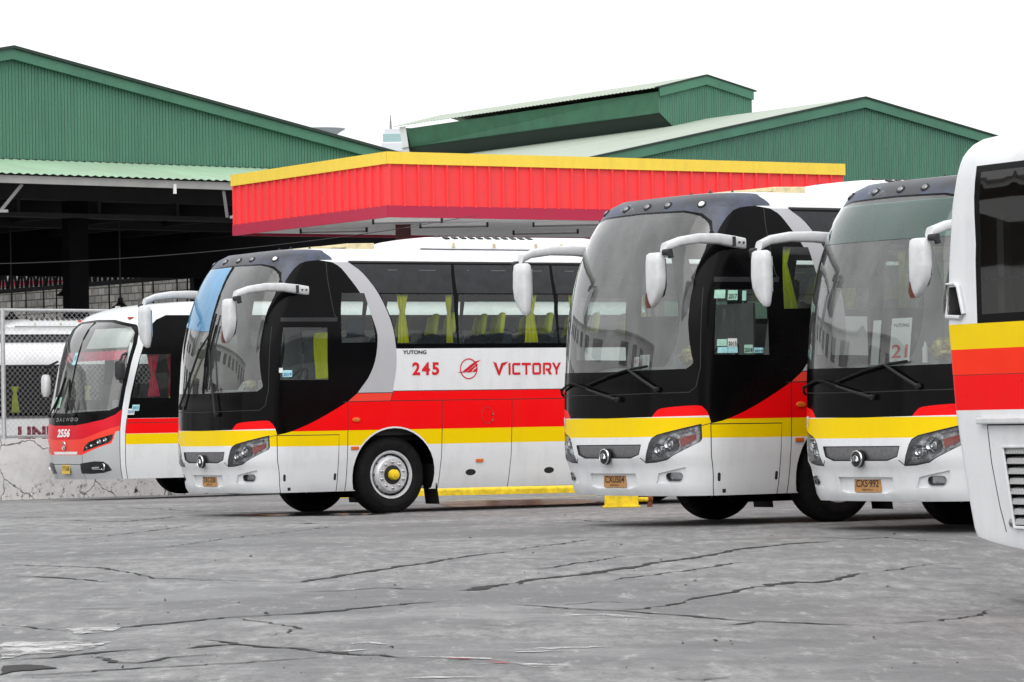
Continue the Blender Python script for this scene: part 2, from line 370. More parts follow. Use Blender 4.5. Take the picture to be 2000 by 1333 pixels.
def make_mirror(root,sg,mat='mirror_white'):
    a=empty('mirror_arm',(0,0,0));a.parent=root
    P=[(1.02,1.165,2.845,.058,.03),(.86,1.20,2.862,.060,.04),(.6,1.27,2.885,.055,.045),(.33,1.31,2.885,.050,.045),(.08,1.31,2.85,.048,.05),(-.08,1.28,2.79,.05,.055)]
    secs=[]
    for i,(u,v,w,hh,hw) in enumerate(P): secs.append(((u,-v*sg,w),(0,-hw*sg,0),(0.25*hh if i>3 else 0,0,hh)))
    me=rloft(secs,14).build('arm_cover',mat,a,smooth=True,ang=50)
    m=M();m.box((.80,-.012,-.05),(.84,.012,.05),0,lambda p:(p[0],-(1.25+p[1])*sg,p[2]+2.862));
    m.build('arm_bracket','interior_dark',a)
    for x_,v_ in ((.90,1.235),(.97,1.215)):
        m=M();m.lathe([(0,.012),(-.01,.012),(-.012,0)],10,lambda p:(p[0]+x_,-(v_-p[1])*sg,p[2]+2.855));m.build('screw','interior_dark',a)
    hd=empty('mirror_head',(-.12,-1.19*sg,2.74));hd.parent=a
    # housing outline in (v,w) relative, depth along u
    prof=[(0,.0,.08,.03),(-.02,.0,.108,.055),(-.10,.0,.118,.062),(-.25,.002,.120,.064),(-.36,-.006,.112,.06),(-.44,-.028,.088,.052),(-.50,-.052,.058,.042),(-.54,-.072,.03,.03),(-.552,-.08,.012,.015)]
    secs=[((0,-(c)*sg,w_-.02*0),(d,0,0),(0,-hw,0)) for w_,c,hw,d in prof]
    h=rloft(secs,20);h.build('mirror_housing',mat,hd,smooth=True,ang=60)
    m=M();m.prism([(-.085,-.06),(.085,-.06),(.09,-.33),(.05,-.43),(-.05,-.48),(-.085,-.4)],.062,.070,lambda p:(p[2],-p[0]*sg,p[1]));m.build('mirror_glass','chrome',hd)
    m=M()
    if sg>0: m.prism([(-.088,-.40),(-.072,-.47),(-.045,-.545),(-.078,-.552),(-.105,-.50)],-.062,-.03,lambda p:(p[2]+.0,-p[0]*sg,p[1]));
    if sg>0: m.build('reflector','reflector_brown',hd)
    m=M();m.tube([(.02,-.11*sg,.0),(.04,-.19*sg,.0),(.05,-.2*sg,-.06)],[.03,.04,.03],10);m.build('approach_mirror','interior_dark',hd,smooth=True)
    return a
def wiper(S,root,blade,arm,off=.05):
    e=empty('wiper');e.parent=root
    m=M();m.tube([pt(S,a,b,off) for a,b in arm],[.016,.014,.011][:len(arm)] if len(arm)<=3 else .013,6);m.lathe([(0,.028),(.03,.028),(.035,0)],12,lambda p:tuple(pt(S,arm[0][0],arm[0][1],off-.03)+Vector((-p[1],p[0],p[2]))));m.build('wiper_arm','seam_black',e)
    m=M();m.tube([pt(S,a,b,off-.02) for a,b in smoothc(blade,3)],.013,6);m.tube([pt(S,a,b,off) for a,b in blade[1:-1]] if len(blade)>3 else [pt(S,a,b,off) for a,b in blade],.009,6);m.build('wiper_blade','rubber',e)
    return e
def seat_parts(root,u,v,zf=1.12):
    st=empty('passenger_seat',(u,-v,zf));st.parent=root
    m=M();m.box((-.42,-.2,.34),(.02,.2,.46));m.box((-.02,-.22,.3),(.12,.22,1.1),0,lambda p:(p[0]+(p[2]-.3)*.22,p[1],p[2]));m.box((-.3,-.15,0),(-.1,.15,.34));m.build('seat_body','seat_fabric',st,bevel=.03)
    m=M();m.box((-.01,-.085,1.10),(.06,.085,1.38),0,lambda p:(p[0]+(p[2]-.3)*.22,p[1]*(1-.3*max(0,p[2]-1.1)/.32),p[2]));m.build('headrest_cover','cover_yellow',st,bevel=.05)
    return st
TAB=[(.30,.30,.21,1.16,.74),(.36,.36,.17,1.18,.78),(.5,.5,.15,1.205,.80),(.62,.62,.12,1.22,.83),(.68,.68,.085,1.23,.865),(.8,.8,.08,1.24,.87),(1.1,1.1,.09,1.25,.86),(1.45,1.45,.10,1.25,.85),(1.67,1.67,.12,1.25,.83),(2.0,2.0,.155,1.25,.80),
(2.22,2.22,.19,1.245,.78),(2.45,2.45,.245,1.23,.75),(2.61,2.61,.29,1.215,.73),(2.84,2.84,.375,1.185,.70),(3.0,3.0,.45,1.155,.67),(3.1,3.1,.51,1.13,.65),(3.2,3.2,.58,1.10,.63),(3.24,3.24,.61,1.085,.62),
(3.32,3.31,.68,1.05,.60),(3.42,3.37,.79,.98,.6),(3.6,3.40,1.05,.82,.6),(3.85,3.41,1.4,.56,.6),(4.1,3.415,1.7,.29,.6),(4.38,3.417,2.0,.0,.6)]
SH=Shell(TAB,10.5); SMAX=SH.S1+9.55
def coach_regions():
    S=SH;Rg=[];q=Rg.append
    E=SMAX
    blk=[(2.0,3.214),(2.167,3.132),(2.425,2.902),(2.64,2.64),(2.77,2.377),(2.805,2.213),(2.775,1.952),(2.667,1.725),(2.512,1.539),(2.365,1.435),(1.932,1.215),(1.57,1.075),(1.373,1.028)]
    silv=[(3.028,1.541),(3.088,1.885),(3.072,2.163),(2.985,2.475),(2.778,2.804),(2.508,3.067),(2.24,3.216)]
    blks=smoothc(blk,3);silvs=smoothc(silv,3)
    q(('white',[(0,.30),(E,.30),(E,4.38),(0,4.38)]))
    q(('yellow',[(0,.900),(.727,.902),(1.35,.885),(2,.878),(E,.87),(E,1.07),(1.6,1.07),(1.369,1.09),(0,1.10)]))
    q(('red',[(1.5,1.07),(E,1.07),(E,1.565),(3.02,1.565),(2.45,1.56),(2.3,1.4)]))
    q(('black',[(0,1.095),(.722,1.102)]+smoothc([(.722,1.102),(.779,1.157),(.836,1.186),(1.009,1.203),(1.238,1.212),(1.291,1.191),(1.328,1.151),(1.348,1.108)],2)+[(1.372,1.034)]+blks[::-1]+[(1.8,3.239),(0,3.239)]))
    q(('red',[(.722,1.102)]+smoothc([(.722,1.102),(.779,1.157),(.836,1.186),(1.009,1.203),(1.238,1.212),(1.291,1.191),(1.328,1.151),(1.348,1.108)],2)))
    q(('wband',[(2.24,3.216),(E,3.216),(E,2.105),(3.06,2.105)]+silvs[2:]))
    q(('silver',blks[:-15]+[(2.512,1.543)]+silvs))
    q(('orange',[(2.369,1.437),(3.0,1.44),(3.028,1.541),(2.512,1.541)]))
    q(('dome',[(0,3.215),(.79,3.203),(1.05,3.163),(1.21,3.08),(1.25,2.98)]+smoothc([(1.30,2.93),(1.35,3.06),(1.45,3.19),(1.65,3.232),(1.99,3.243)],2)+smoothc([(1.99,3.243),(1.96,3.28),(1.84,3.35),(1.66,3.44),(1.2,3.54),(.6,3.58),(0,3.59)],3)))
    ws=[(0,3.195),(.779,3.182)]+smoothc([(.779,3.182),(1.02,3.14),(1.17,3.06),(1.215,2.96),(1.20,2.78),(1.15,2.62),(1.125,2.42),(1.112,2.04),(1.165,1.72),(1.185,1.64),(1.114,1.582)],2)+[(0,1.57)]
    q(('ws',ws))
    q(('seam',line([(0,1.335),(1.15,1.345),(1.22,1.40),(1.26,1.6),(1.24,2.4)],.009)))
    # side glass
    q(('trim',[(1.35,2.505),(2.21,2.505),(2.2,2.455),(1.355,2.455)]))
    q(('drv',[(1.40,2.381),(2.067,2.379),(2.09,1.714),(1.405,1.721)]))
    q(('g0',smoothc([(2.56,2.818),(2.65,2.64),(2.74,2.42),(2.775,2.19)],2)+[(2.281,2.183),(2.227,2.819)]))
    q(('seam',line([(1.914,3.214),(2.155,2.541),(2.203,2.492)],.012)))
    wins=[]
    for k,(a,b) in enumerate([(None,3.855),(3.98,5.40),(5.52,6.94),(7.06,8.48),(8.60,10.0),(10.12,11.1)]):
        if a is None:
            p=[(2.80,2.805),(b+.05,2.805),(b+.14,2.165),(3.085,2.165)]+smoothc([(3.085,2.165),(3.0,2.48),(2.80,2.805)],3)
            t=[(2.29,3.19),(b-.04,3.19),(b+.04,2.82),(2.775,2.82)]+smoothc([(2.775,2.82),(2.53,3.06),(2.29,3.19)],2)
        else:
            p=[(a,2.805),(b+.05,2.805),(b+.14,2.165),(a+.04,2.165)]; t=[(a-.12,3.19),(b-.04,3.19),(b+.04,2.82),(a-.02,2.82)]
        q(('top',t)); q(('w%d'%k,p)); wins.append('w%d'%k)
    # panel seams
    for p in ([(1.37,1.036),(1.378,.8),(1.387,.5),(1.39,.30)],[(1.37,1.022),(2.238,1.018),(2.23,.7),(2.225,.30)],[(2.369,1.43),(2.353,.30)],[(2.30,1.434),(3.0,1.438),(E,1.438)],[(3.762,1.434),(3.745,.7),(3.716,.30)],[(4.819,1.438),(4.80,.7),(4.776,.30)],[(6.4,1.438),(6.36,.30)],[(9.3,1.438),(9.27,.30)],[(.56,.691),(.625,.640)],[(3.0,1.437),(3.03,1.545)],[(2.50,1.543),(3.03,1.543)],[(3.03,1.563),(E,1.563)]):
        q(('seam',line(p,.010)))
    q(('seam',line([(2.24,3.222),(E,3.222)],.022)))
    # openings
    hl=[(.624,.647),(.662,.74),(.699,.835),(.733,.881),(.801,.913),(1.26,1.008),(1.269,.867),(1.251,.841),(1.086,.765),(.98,.714),(.91,.675),(.768,.653)]
    c=np.mean(hl,0)
    q(('seam',[tuple(c+(np.array(p)-c)*np.array((1.045,1.09))) for p in hl])); q(('hl',hl))
    q(('seam',line([(1.27,1.005),(1.372,1.03)],.008)))
    q(('seam',[(0,.826),(.578,.826),(.572,.80),(.545,.722),(.41,.684),(0,.684)])); q(('grille',[(0,.818),(.566,.818),(.535,.73),(.40,.694),(0,.694)]))
    q(('lip',[(0,.538),(.44,.538),(.44,.40),(.31,.366),(0,.366)])); q(('plate',[(0,.530),(.42,.530),(.42,.40),(.30,.376),(0,.376)]))
    q(('fogrec',[(.764,.53),(1.10,.593),(1.082,.468),(1.039,.435),(.724,.43)])); q(('fog',rrect(.861,.453,1.05,.535,.035)))
    # wheel openings
    for u in (2.2,7.6):
        a=S.side(u,1.0)[0];q(('archlip',[(x,max(y,.3)) for x,y in ellip(a,.505,.622,.606,40)]));q(('hole',[(x,max(y,.3)) for x,y in ellip(a,.50,.605,.59,40)]))
    for x in (S.side(3.35,.5)[0],S.side(4.55,.5)[0]): q(('port',ellip(x,.50,.078,.042,20)))
    for s_,h_ in ((1.455,.487),(2.19,.487)): q(('port',rrect(s_-.018,h_-.045,s_+.018,h_+.045,.017)))
    q(('port',[(1.50,.325),(1.545,.325),(1.545,.365),(1.50,.365)]))
    return Rg,wins
def add_rear(root,S,mat='white_paint',L=None):
    m=M();hs=S.T[:,0];vs=[];n=9
    for h in hs:
        _,uf,hw,D=S.prof(h);w=S.prof(h)[0]
        for k in range(n): vs.append((S.L+.06*(1-(2*k/(n-1)-1)**4)*0+.0,hw*(2*k/(n-1)-1),w))
    m.add(vs,[(j*n+k,j*n+k+1,(j+1)*n+k+1,(j+1)*n+k) for j in range(len(hs)-1) for k in range(n-1)]);return m.build('rear_panel',mat,root)
def make_coach(name,split=False,interior=True):
    S=SH;root=empty(name)
    Rg,wins=coach_regions()
    gs=list(np.linspace(0,S.S1,26))+list(np.arange(S.S1+.3,SMAX,.55))+[SMAX]
    gh=[.30,.36,.43,.5,.56,.62,.68,.74,.8,.95,1.1,1.28,1.45,1.56,1.67,1.83,2.0,2.1,2.22,2.34,2.45,2.53,2.61,2.72,2.84,2.92,3.0,3.05,3.1,3.15,3.2,3.24,3.28,3.32,3.37,3.42,3.5,3.6,3.72,3.85,4.0,4.1,4.25,4.38]
    K=Skin(S,Rg,gs,gh,SMAX,.30,4.38)
    K.obj('body',['white','yellow','red','black','silver','orange','dome',['wband'],'seam','top','trim',['archlip','lip'],'port'],
      ['white_paint','yellow_paint','red_paint','gloss_black','silver_paint','orange_paint','dome_paint','gloss_black','seam_black','dark_strip','dark_strip','white_paint','ink_black'],root)
    if split:
        for sg in (1,-1): K.obj('windscreen_pane',['ws'],['windscreen_glass'],root,sides=(sg,))
        m=M();m.tube([pt(S,0,h,.004) for h in np.linspace(1.57,3.195,14)],.014,6);m.build('windscreen_divider','rubber',root)
    else: K.obj('windscreen',['ws'],['windscreen_glass'],root)
    for sg in (1,-1):
        K.obj('driver_window',['drv'],['side_glass'],root,sides=(sg,)); K.obj('quarter_window',['g0'],['side_glass'],root,sides=(sg,))
        for wn in wins: K.obj('side_window',[wn],['side_glass'],root,sides=(sg,))
    # headlights
    for sg in (1,-1):
        h=empty('headlight');h.parent=root
        K.walls('headlight_housing','hl',.075,'rim_silver',h,sides=(sg,),floor=True,floormat='headlamp_silver')
        K.obj('headlight_cover',['hl'],['lens_glass'],h,sides=(sg,))
        for k,(a,b,r) in enumerate(((.79,.765,.062),(.93,.826,.072))):
            o=pt(S,a,b,-.055,sg);nn=Vector((-1,0,0));m=M()
            m.lathe([(.0,r*.3),(-.02,r*.75),(-.03,r*.96),(-.036,r),(-.034,r*1.08),(.03,r*1.1)],28,lambda p:tuple(o+Vector((p[1]+.01,p[0],p[2]))))
            m.build('reflector','chrome',h,smooth=True,ang=35)
            m=M();m.lathe([(.01,r*.72),(-.012,r*.6),(-.028,r*.35),(-.033,0)],20,lambda p:tuple(o+Vector((p[1]+.0,p[0],p[2]))));m.build('projector_lens','lens_glass',h,smooth=True)
        m=M();am=[(1.035,.885),(1.225,.925),(1.228,.872),(1.06,.795)];m.add([pt(S,a,b,-.05,sg) for a,b in am]+[pt(S,a,b,-.09,sg) for a,b in am],[(0,1,2,3),(0,4,5,1),(1,5,6,2),(2,6,7,3),(3,7,4,0)]);m.build('indicator','red_lens',h)
        m=M()
        for k in range(9):
            s_=1.03+k*.022;m.lathe([(0,.009),(-.008,.006),(-.01,0)],8,lambda p:tuple(pt(S,s_,.93+(s_-1.03)*.2,-.05,sg)+Vector((p[1],p[0],p[2]))))
        m.build('led_strip','chrome',h)
        # fog lamp
        g=empty('fog_lamp');g.parent=root
        K.walls('fog_housing','fog',.05,'seam_black',g,sides=(sg,),floor=True,floormat='chrome')
        K.obj('fog_lens',['fog'],['lens_glass'],g,sides=(sg,),off=-.012)
        K.walls('fog_surround','fogrec',.02,'white_paint',g,sides=(sg,))
        K.obj('fog_bezel',['fogrec'],['white_paint'],g,sides=(sg,),off=-.02)
    K.obj('grille',['grille'],['brushed_metal'],root,off=-.012)
    for o in K.walls('grille_edge','grille',.012,'seam_black',root): pass
    K.walls('plate_recess','plate',.03,'white_paint',root,floor=True)
    # emblem
    c=pt(S,0,.706,.012);m=M()
    Te=lambda p:(c.x+p[1]-.01,c.y+p[0],c.z+p[2])
    m.lathe([(.02,.084),(-.012,.083)],40,Te,1);m.lathe([(-.012,.083),(-.020,.079),(-.022,.074),(-.017,.071)],40,Te)
    m.lathe([(-.017,.071),(-.026,.045),(-.03,.0)],40,Te,1)
    for r0 in (.046,.032,.018):
        pts=[(c.x-.04,c.y+r0*math.cos(t)*1.0,c.z-.028+r0*1.25*math.sin(t)) for t in np.linspace(.15,math.pi-.15,12)]
        m.tube(pts,.0055,6)
    m.build('emblem',['chrome','ink_black'],root,smooth=True,ang=30)
    # roof lamps
    for s_,h_ in ((.995,3.262),(.44,3.276),(.02,3.278),(-.42,3.276),(-.995,3.262)):
        p0=pt(S,s_,h_,-.004);nn=S.N(abs(s_),h_);nn=Vector((nn[0],-nn[1]*(1 if s_>0 else -1),nn[2]));q=nn.to_track_quat('Y','Z')
        e=empty('marker_lamp');e.parent=root
        m=M();m.lathe([(-.01,.05),(.012,.048),(.018,.038)],20,lambda p:tuple(p0+q@Vector(p)));m.build('lamp_rim','seam_black',e,smooth=True,ang=40)
        m=M();m.lathe([(.010,.037),(.022,.028),(.027,.0)],20,lambda p:tuple(p0+q@Vector(p)));m.build('lamp_lens','paper' if s_>.5 else 'brushed_metal',e,smooth=True)
    for sg in (1,-1): make_mirror(root,sg)
    # side lamps
    for sg in (1,-1):
        m=M();p0=pt(S,S.side(1.64,1.2)[0],1.205,.0,sg);m.lathe([(0,.03),(-.012,.027),(-.018,0)],16,lambda p:(p0.x+p[0]*2,p0.y+p[1]*sg,p0.z+p[2]));m.build('side_indicator','amber_lens',root,smooth=True)
        for s_,h_ in ((2.463,.845),(4.32,.65),(6.0,.65),(9.0,.65)):
            m=M();p0=pt(S,s_,h_,.0,sg);m.box((-.055,-.014,-.02),(.055,.0,.02),0,lambda p:(p0.x+p[0],p0.y+p[1]*sg,p0.z+p[2]));m.build('side_reflector','amber_lens',root,bevel=.004)
        V=ellip(0,0,.135,.155,30);m=M()
        pts=[pt(S,4.44+x,1.235+y,.002,sg) for x,y in ellip(0,0,.09,.105,30)];m.tube(pts+[pts[0]],.0022,4,cap=False);m.lathe([(0,.014),(-.012,.012),(-.014,0)],10,lambda p:(pt(S,4.52,1.24,0,sg).x+p[0],pt(S,4.52,1.24,0,sg).y+p[1]*sg,1.245+p[2]));m.lathe([(0,.01),(-.01,.009),(-.012,0)],8,lambda p:(pt(S,4.51,1.17,0,sg).x+p[0],pt(S,4.51,1.17,0,sg).y+p[1]*sg,1.165+p[2]));m.build('fuel_flap','brushed_metal',root)
    # air conditioner
    m=M();st=[(2.62,3.38,.45,.01),(2.68,3.38,.60,.06),(2.80,3.38,.70,.12),(2.98,3.38,.76,.175),(3.2,3.38,.79,.208),(3.5,3.38,.80,.22),(5.6,3.38,.80,.22),(5.9,3.38,.79,.19),(6.1,3.38,.74,.10),(6.2,3.37,.7,.01)]
    vs=[];n=17
    for u,w0,hw,hh in st:
        for k in range(n):
            t=math.pi*k/(n-1);c_=math.cos(t);s_=math.sin(t);vs.append((u,-hw*math.copysign(abs(c_)**.45,c_),w0-.06+(hh+.06)*abs(s_)**.5))
    m.add(vs,[(i*n+k,(i+1)*n+k,(i+1)*n+k+1,i*n+k+1) for i in range(len(st)-1) for k in range(n-1)])
    ac=m.build('air_conditioner','white_paint',root,smooth=True,ang=60)
    for sg in (1,-1):
        m=M();m.tube([(2.9,-.79*sg,3.408),(3.3,-.815*sg,3.402),(5.8,-.815*sg,3.402)],.011,6);m.build('base_seal','seam_black',ac)
    for r_ in range(2):
        for k in range(11):
            u=3.33+k*.128+(r_*-.05);y=.50+(.16*(1-r_));z=3.590 if r_ else 3.570
            for sg in (1,-1):
                m=M();m.box((u,-.04,-.016),(u+.07,.04,.003),0,lambda p:(p[0],-(y+p[1])*sg,z+p[2]-p[1]*.25));m.build('vent_slot','ink_black',ac)
    for u in (3.38,4.0,4.65,5.05):
        for sg in (1,-1):
            m=M();m.box((u,-.012,-.03),(u+.03,.012,.02),0,lambda p:(p[0],-(.797+p[1])*sg,3.47+p[2]));m.build('latch','beige_hatch',ac)
    m=M();m.box((2.05,-.36,3.40),(2.46,.36,3.495),0,lambda p:(p[0],p[1],p[2]+.02*(p[0]-2.05)));m.box((1.60,-.32,3.42),(2.08,.32,3.455),0,lambda p:(p[0],p[1],p[2]+.05*(p[0]-1.65)));m.build('roof_hatch','beige_hatch',root,bevel=.012)
    for u,v in ((1.25,.3),(1.5,.35),(1.3,-.1)):
        m=M();h_=np.interp(u-.02,[.61,.68,.79,1.05,1.4],[3.24,3.31,3.37,3.40,3.41]);m.lathe([(0,.035),(.01,.03),(.035,.008),(.05,0)],10,lambda p:(u+p[0],-v+p[2],h_+p[1]-.004));m.build('antenna','ink_black',root)
    # wheels, flaps, chassis
    for u in (2.2,7.6):
        for sg in (1,-1): make_wheel(root,u,-1.125*sg,sg)
    for sg in (1,-1):
        m=M();m.box((2.80,-.17,.10),(2.815,.16,.62),0,lambda p:(p[0]+max(0,.4-p[2])*.25,-(1.02+p[1])*sg,p[2]));m.build('mud_flap','rubber',root)
    m=M();m.box((.45,-.70,.36),(10.3,.70,.98));m.box((.55,-1.12,.93),(10.4,1.12,1.0));m.box((.55,-1.1,.45),(1.5,1.1,.95));m.box((2.9,-1.1,.36),(6.9,1.1,.95));m.box((8.3,-1.1,.36),(10.35,1.1,.95))
    m.box((1.5,-.95,.2),(2.9,-.6,.4),0,lambda p:(p[0],-p[1]*0+p[1]*.3,p[2]));m.box((1.9,-.85,.38),(2.5,.85,.56))
    m.build('chassis','underbody',root)
    add_rear(root,S)
    # inside
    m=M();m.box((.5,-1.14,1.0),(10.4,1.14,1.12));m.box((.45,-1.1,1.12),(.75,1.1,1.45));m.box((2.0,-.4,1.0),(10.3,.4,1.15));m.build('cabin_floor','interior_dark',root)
    m=M();m.box((.42,-1.08,1.40),(.95,1.08,1.58),0,lambda p:(p[0]+(.22*(abs(p[1])/1.08)**3 if p[0]<.5 else 0),p[1],p[2]+(.05 if p[0]>.5 else 0)));m.box((.75,-.95,1.55),(1.0,-.25,1.74));m.build('dashboard','dash_grey',root,bevel=.03)
    e=empty('steering_wheel',(1.12,-.6,1.68));e.parent=root;e.rotation_euler=(0,R(-55),0)
    m=M();pts=[(.23*math.cos(t),.23*math.sin(t),0) for t in np.linspace(0,2*math.pi,29)];m.tube(pts,.016,8,cap=False);m.build('wheel_ring','interior_dark',e,smooth=True)
    m=M();m.tube([(-.22,0,0),(0,0,.0),(.22,0,0)],.013,6);m.tube([(0,-.0,0),(0,-.22,0)],.013,6);m.lathe([(0,.06),(.03,.05),(.03,0)],16,lambda p:(p[0],p[2],p[1]));m.build('wheel_spokes','interior_dark',e)
    e=empty('driver_seat',(1.75,-.6,1.12));e.parent=root
    m=M();m.box((-.35,-.24,.3),(.1,.24,.44));m.box((.05,-.25,.35),(.19,.25,1.15),0,lambda p:(p[0]+(p[2]-.35)*.18,p[1],p[2]));m.box((-.2,-.15,0),(.05,.15,.3));m.build('seat_body','interior_grey',e,bevel=.04)
    m=M();m.box((.2,-.13,1.15),(.3,.13,1.38),0,lambda p:(p[0]+(p[2]-1.15)*.1,p[1],p[2]));m.build('headrest','seat_fabric',e,bevel=.03)
    if interior:
        for r_ in range(5):
            for v in (.92,.46,-.46,-.92): seat_parts(root,3.05+r_*.74,v,1.2)
        for a,b in ((2.33,2.50),(3.06,3.16),(4.25,4.46),(4.95,5.07),(6.0,6.15)):
            curtain_mesh(a,b,2.18,2.82,-1.13,tie=.38,tied=.45,waves=3).build('curtain','curtain_yellow',root,smooth=True,ang=180)
        for a,b in ((2.5,2.75),(3.3,3.5),(4.4,4.6)):
            curtain_mesh(a,b,2.18,2.82,1.13,tie=.4,tied=.5,waves=3).build('curtain','seat_fabric',root,smooth=True,ang=180)
        m=M();m.box((2.2,.25,1.12),(2.23,1.15,2.3));m.box((2.2,-1.15,1.12),(2.23,-.3,2.0));m.build('partition','interior_grey',root)
        m=M();m.box((2.2,-1.12,3.05),(10.2,-.75,3.12));m.box((2.2,.75,3.05),(10.2,1.12,3.12));m.build('luggage_rack','interior_grey',root)
    return root
def copy_tree(o,parent=None):
    c=o.copy(); col.objects.link(c); c.parent=parent
    for k in ('label','category','group'):
        if k in c and parent is not None: del c[k]
    for ch in list(o.children): copy_tree(ch,c)
    return c
# ---------------------------------------------------------------- ground
GP=np.array([(-2,48.6,-.016),(2.2,51.7,-.02),(6,54,0),(2.2,39.4,.045),(7,42.6,.05),(4.4,36.6,.011),(9.5,40,.01),(-5.4,63.6,-.004),(0,66.5,0),(-9.2,66.5,-.13),(-6.5,68.6,-.12),(5,22,-.2),(4,25,-.2),(8,16,-.2),(0,17,-.08),(-3,25,-.06),(0,31,0),(-4,38,0),(-8,55,-.03),(0,60,.0),(6,61,.0),(-9,76,-.28),(-11,84,.0),(2,30,-.03),(-1,22,-.02)])
def gz(x,y):
    x=np.asarray(x,float);y=np.asarray(y,float);sg=2.6+np.clip((y-30)/30,0,1)*1.2
    num=0*x;den=0*x+.02
    for a,b,c in GP:
        w_=np.exp(-((x-a)**2+((y-b)*.8)**2)/(2*sg*sg));num=num+w_*c;den=den+w_
    return num/den+.012*np.sin(x*.9+y*.23)*np.sin(y*.31-x*.2)*np.clip((48-y)/10,0,1)
m=M()
xs=np.r_[-4000,-1500,-500,-200,-90,-45,np.linspace(-24,26,110),45,90,200,500,1500,4000];ys=np.r_[-60,-20,0,6,np.linspace(10,90,150),100,115,140,200,400,1000,3000,6000]
X,Y=np.meshgrid(xs,ys);Zg=gz(X,Y);n=len(xs)
m.add(np.stack([X.ravel(),Y.ravel(),Zg.ravel()],1),[(j*n+i,j*n+i+1,(j+1)*n+i+1,(j+1)*n+i) for j in range(len(ys)-1) for i in range(n-1)])
mt,nn_,b=nodes_of('yard_concrete');v=coord(nn_)
big=noise(nn_,.22,6,.62,v);mid=noise(nn_,1.6,8,.7,v);fine=noise(nn_,26,6,.7,v);grit=noise(nn_,95,4,.7,v);drag=noise(nn_,7,7,.75,coord(nn_,(1,.22,1)));vor=nn_.nodes.new('ShaderNodeTexVoronoi');vor.inputs['Scale'].default_value=.17;nn_.links.new(v,vor.inputs['Vector'])
c_=mixc(nn_,ramp(nn_,big,[(.40,(0,0,0)),(.58,(1,1,1))]),(.150,.152,.157),(.275,.275,.275))
c_=mixc(nn_,ramp(nn_,mid,[(.33,(.75,.75,.75)),(.52,(0,0,0))]),c_,(.10,.102,.105))
c_=mixc(nn_,ramp(nn_,mid,[(.60,(0,0,0)),(.74,(.6,.6,.6))]),c_,(.31,.31,.305))
sv=nn_.nodes.new('ShaderNodeSeparateColor');nn_.links.new(vor.outputs['Color'],sv.inputs[0])
c_=mixc(nn_,math_(nn_,'MULTIPLY',sv.outputs[0],.35),c_,(.135,.137,.143))
c_=mixc(nn_,ramp(nn_,drag,[(.40,(.85,.85,.85)),(.52,(0,0,0))]),c_,(.14,.142,.147));c_=mixc(nn_,ramp(nn_,drag,[(.56,(0,0,0)),(.66,(.7,.7,.7))]),c_,(.38,.38,.375))
c_=mixc(nn_,ramp(nn_,fine,[(.36,(.7,.7,.7)),(.50,(0,0,0))]),c_,(.09,.09,.09))
c_=mixc(nn_,ramp(nn_,grit,[(.62,(0,0,0)),(.70,(.6,.6,.6))]),c_,(.035,.035,.035))
oil=noise(nn_,.75,7,.68,coord(nn_,(1,.8,1),loc=(3.3,1.2,0)));c_=mixc(nn_,ramp(nn_,oil,[(.60,(0,0,0)),(.68,(.75,.75,.75))]),c_,(.075,.075,.078))
nn_.links.new(c_,b.inputs['Base Color'])
wet=noise(nn_,.5,6,.6,coord(nn_,(1,1,1),loc=(7,2,0)))
nn_.links.new(ramp(nn_,wet,[(.50,(.75,.75,.75)),(.62,(.42,.42,.42))]),b.inputs['Roughness'])
h_=math_(nn_,'ADD',math_(nn_,'MULTIPLY',mid,1.4),math_(nn_,'MULTIPLY',fine,.35));h_=math_(nn_,'ADD',h_,math_(nn_,'MULTIPLY',grit,.16));bump(nn_,b,h_,.9,.03)
g=m.build('ground','yard_concrete',None,smooth=True,ang=180);tag(g,kind='structure')
def strips(name,lines,mat,wd,lift,jag=.03,label=None,seed=1,taper=True):
    r=np.random.default_rng(seed);m=M()
    for P,k in lines:
        P=[np.array(p) for p in P];pts=[]
        for a,b_ in zip(P[:-1],P[1:]):
            L=np.linalg.norm(b_-a);nn=max(2,int(L/.09))
            for j in range(nn): pts.append(a+(b_-a)*j/nn)
        pts.append(P[-1]);pts=np.array(pts);nz=r.normal(0,1,(len(pts),2));kk=np.ones(5)/5;wn=np.abs(np.convolve(r.normal(0,1,len(pts)+4),kk,'valid'))*.9+.35;nz[:,1]*=.5;w2=np.cumsum(nz,0);w2-=np.linspace(0,1,len(pts))[:,None]*w2[-1];pts=pts+w2*jag*.22+nz*jag*.20
        vs=[]
        for i,p in enumerate(pts):
            t=pts[min(i+1,len(pts)-1)]-pts[max(i-1,0)];t=t/(np.linalg.norm(t)+1e-9);q=np.array((-t[1],t[0]))
            e=min(1,i/4,(len(pts)-1-i)/4) if taper else 1;w_=wd*k*e*wn[i]/2+.0005
            for sg in (1,-1):
                c=p+q*w_*sg*(.8+.4*r.random());vs.append((c[0],c[1],float(gz(c[0],c[1]))+lift))
        m.add(vs,[(2*i,2*i+1,2*i+3,2*i+2) for i in range(len(pts)-1)])
    o=m.build(name,mat);o['kind']='structure';return o
worn('crack_dark',(.008,.008,.008),3,.37,.44);worn('crack_deep',(.012,.012,.012),9,.33,.4);worn('scrape_pale',(.47,.47,.47),3.2,.43,.55);worn('scrape_red',(.42,.02,.03),4,.38,.46)
m_,n_,b_=nodes_of('puddle');b_.inputs['Base Color'].default_value=(.05,.05,.052,1);b_.inputs['Roughness'].default_value=.04;b_.inputs['Specular IOR Level'].default_value=.9
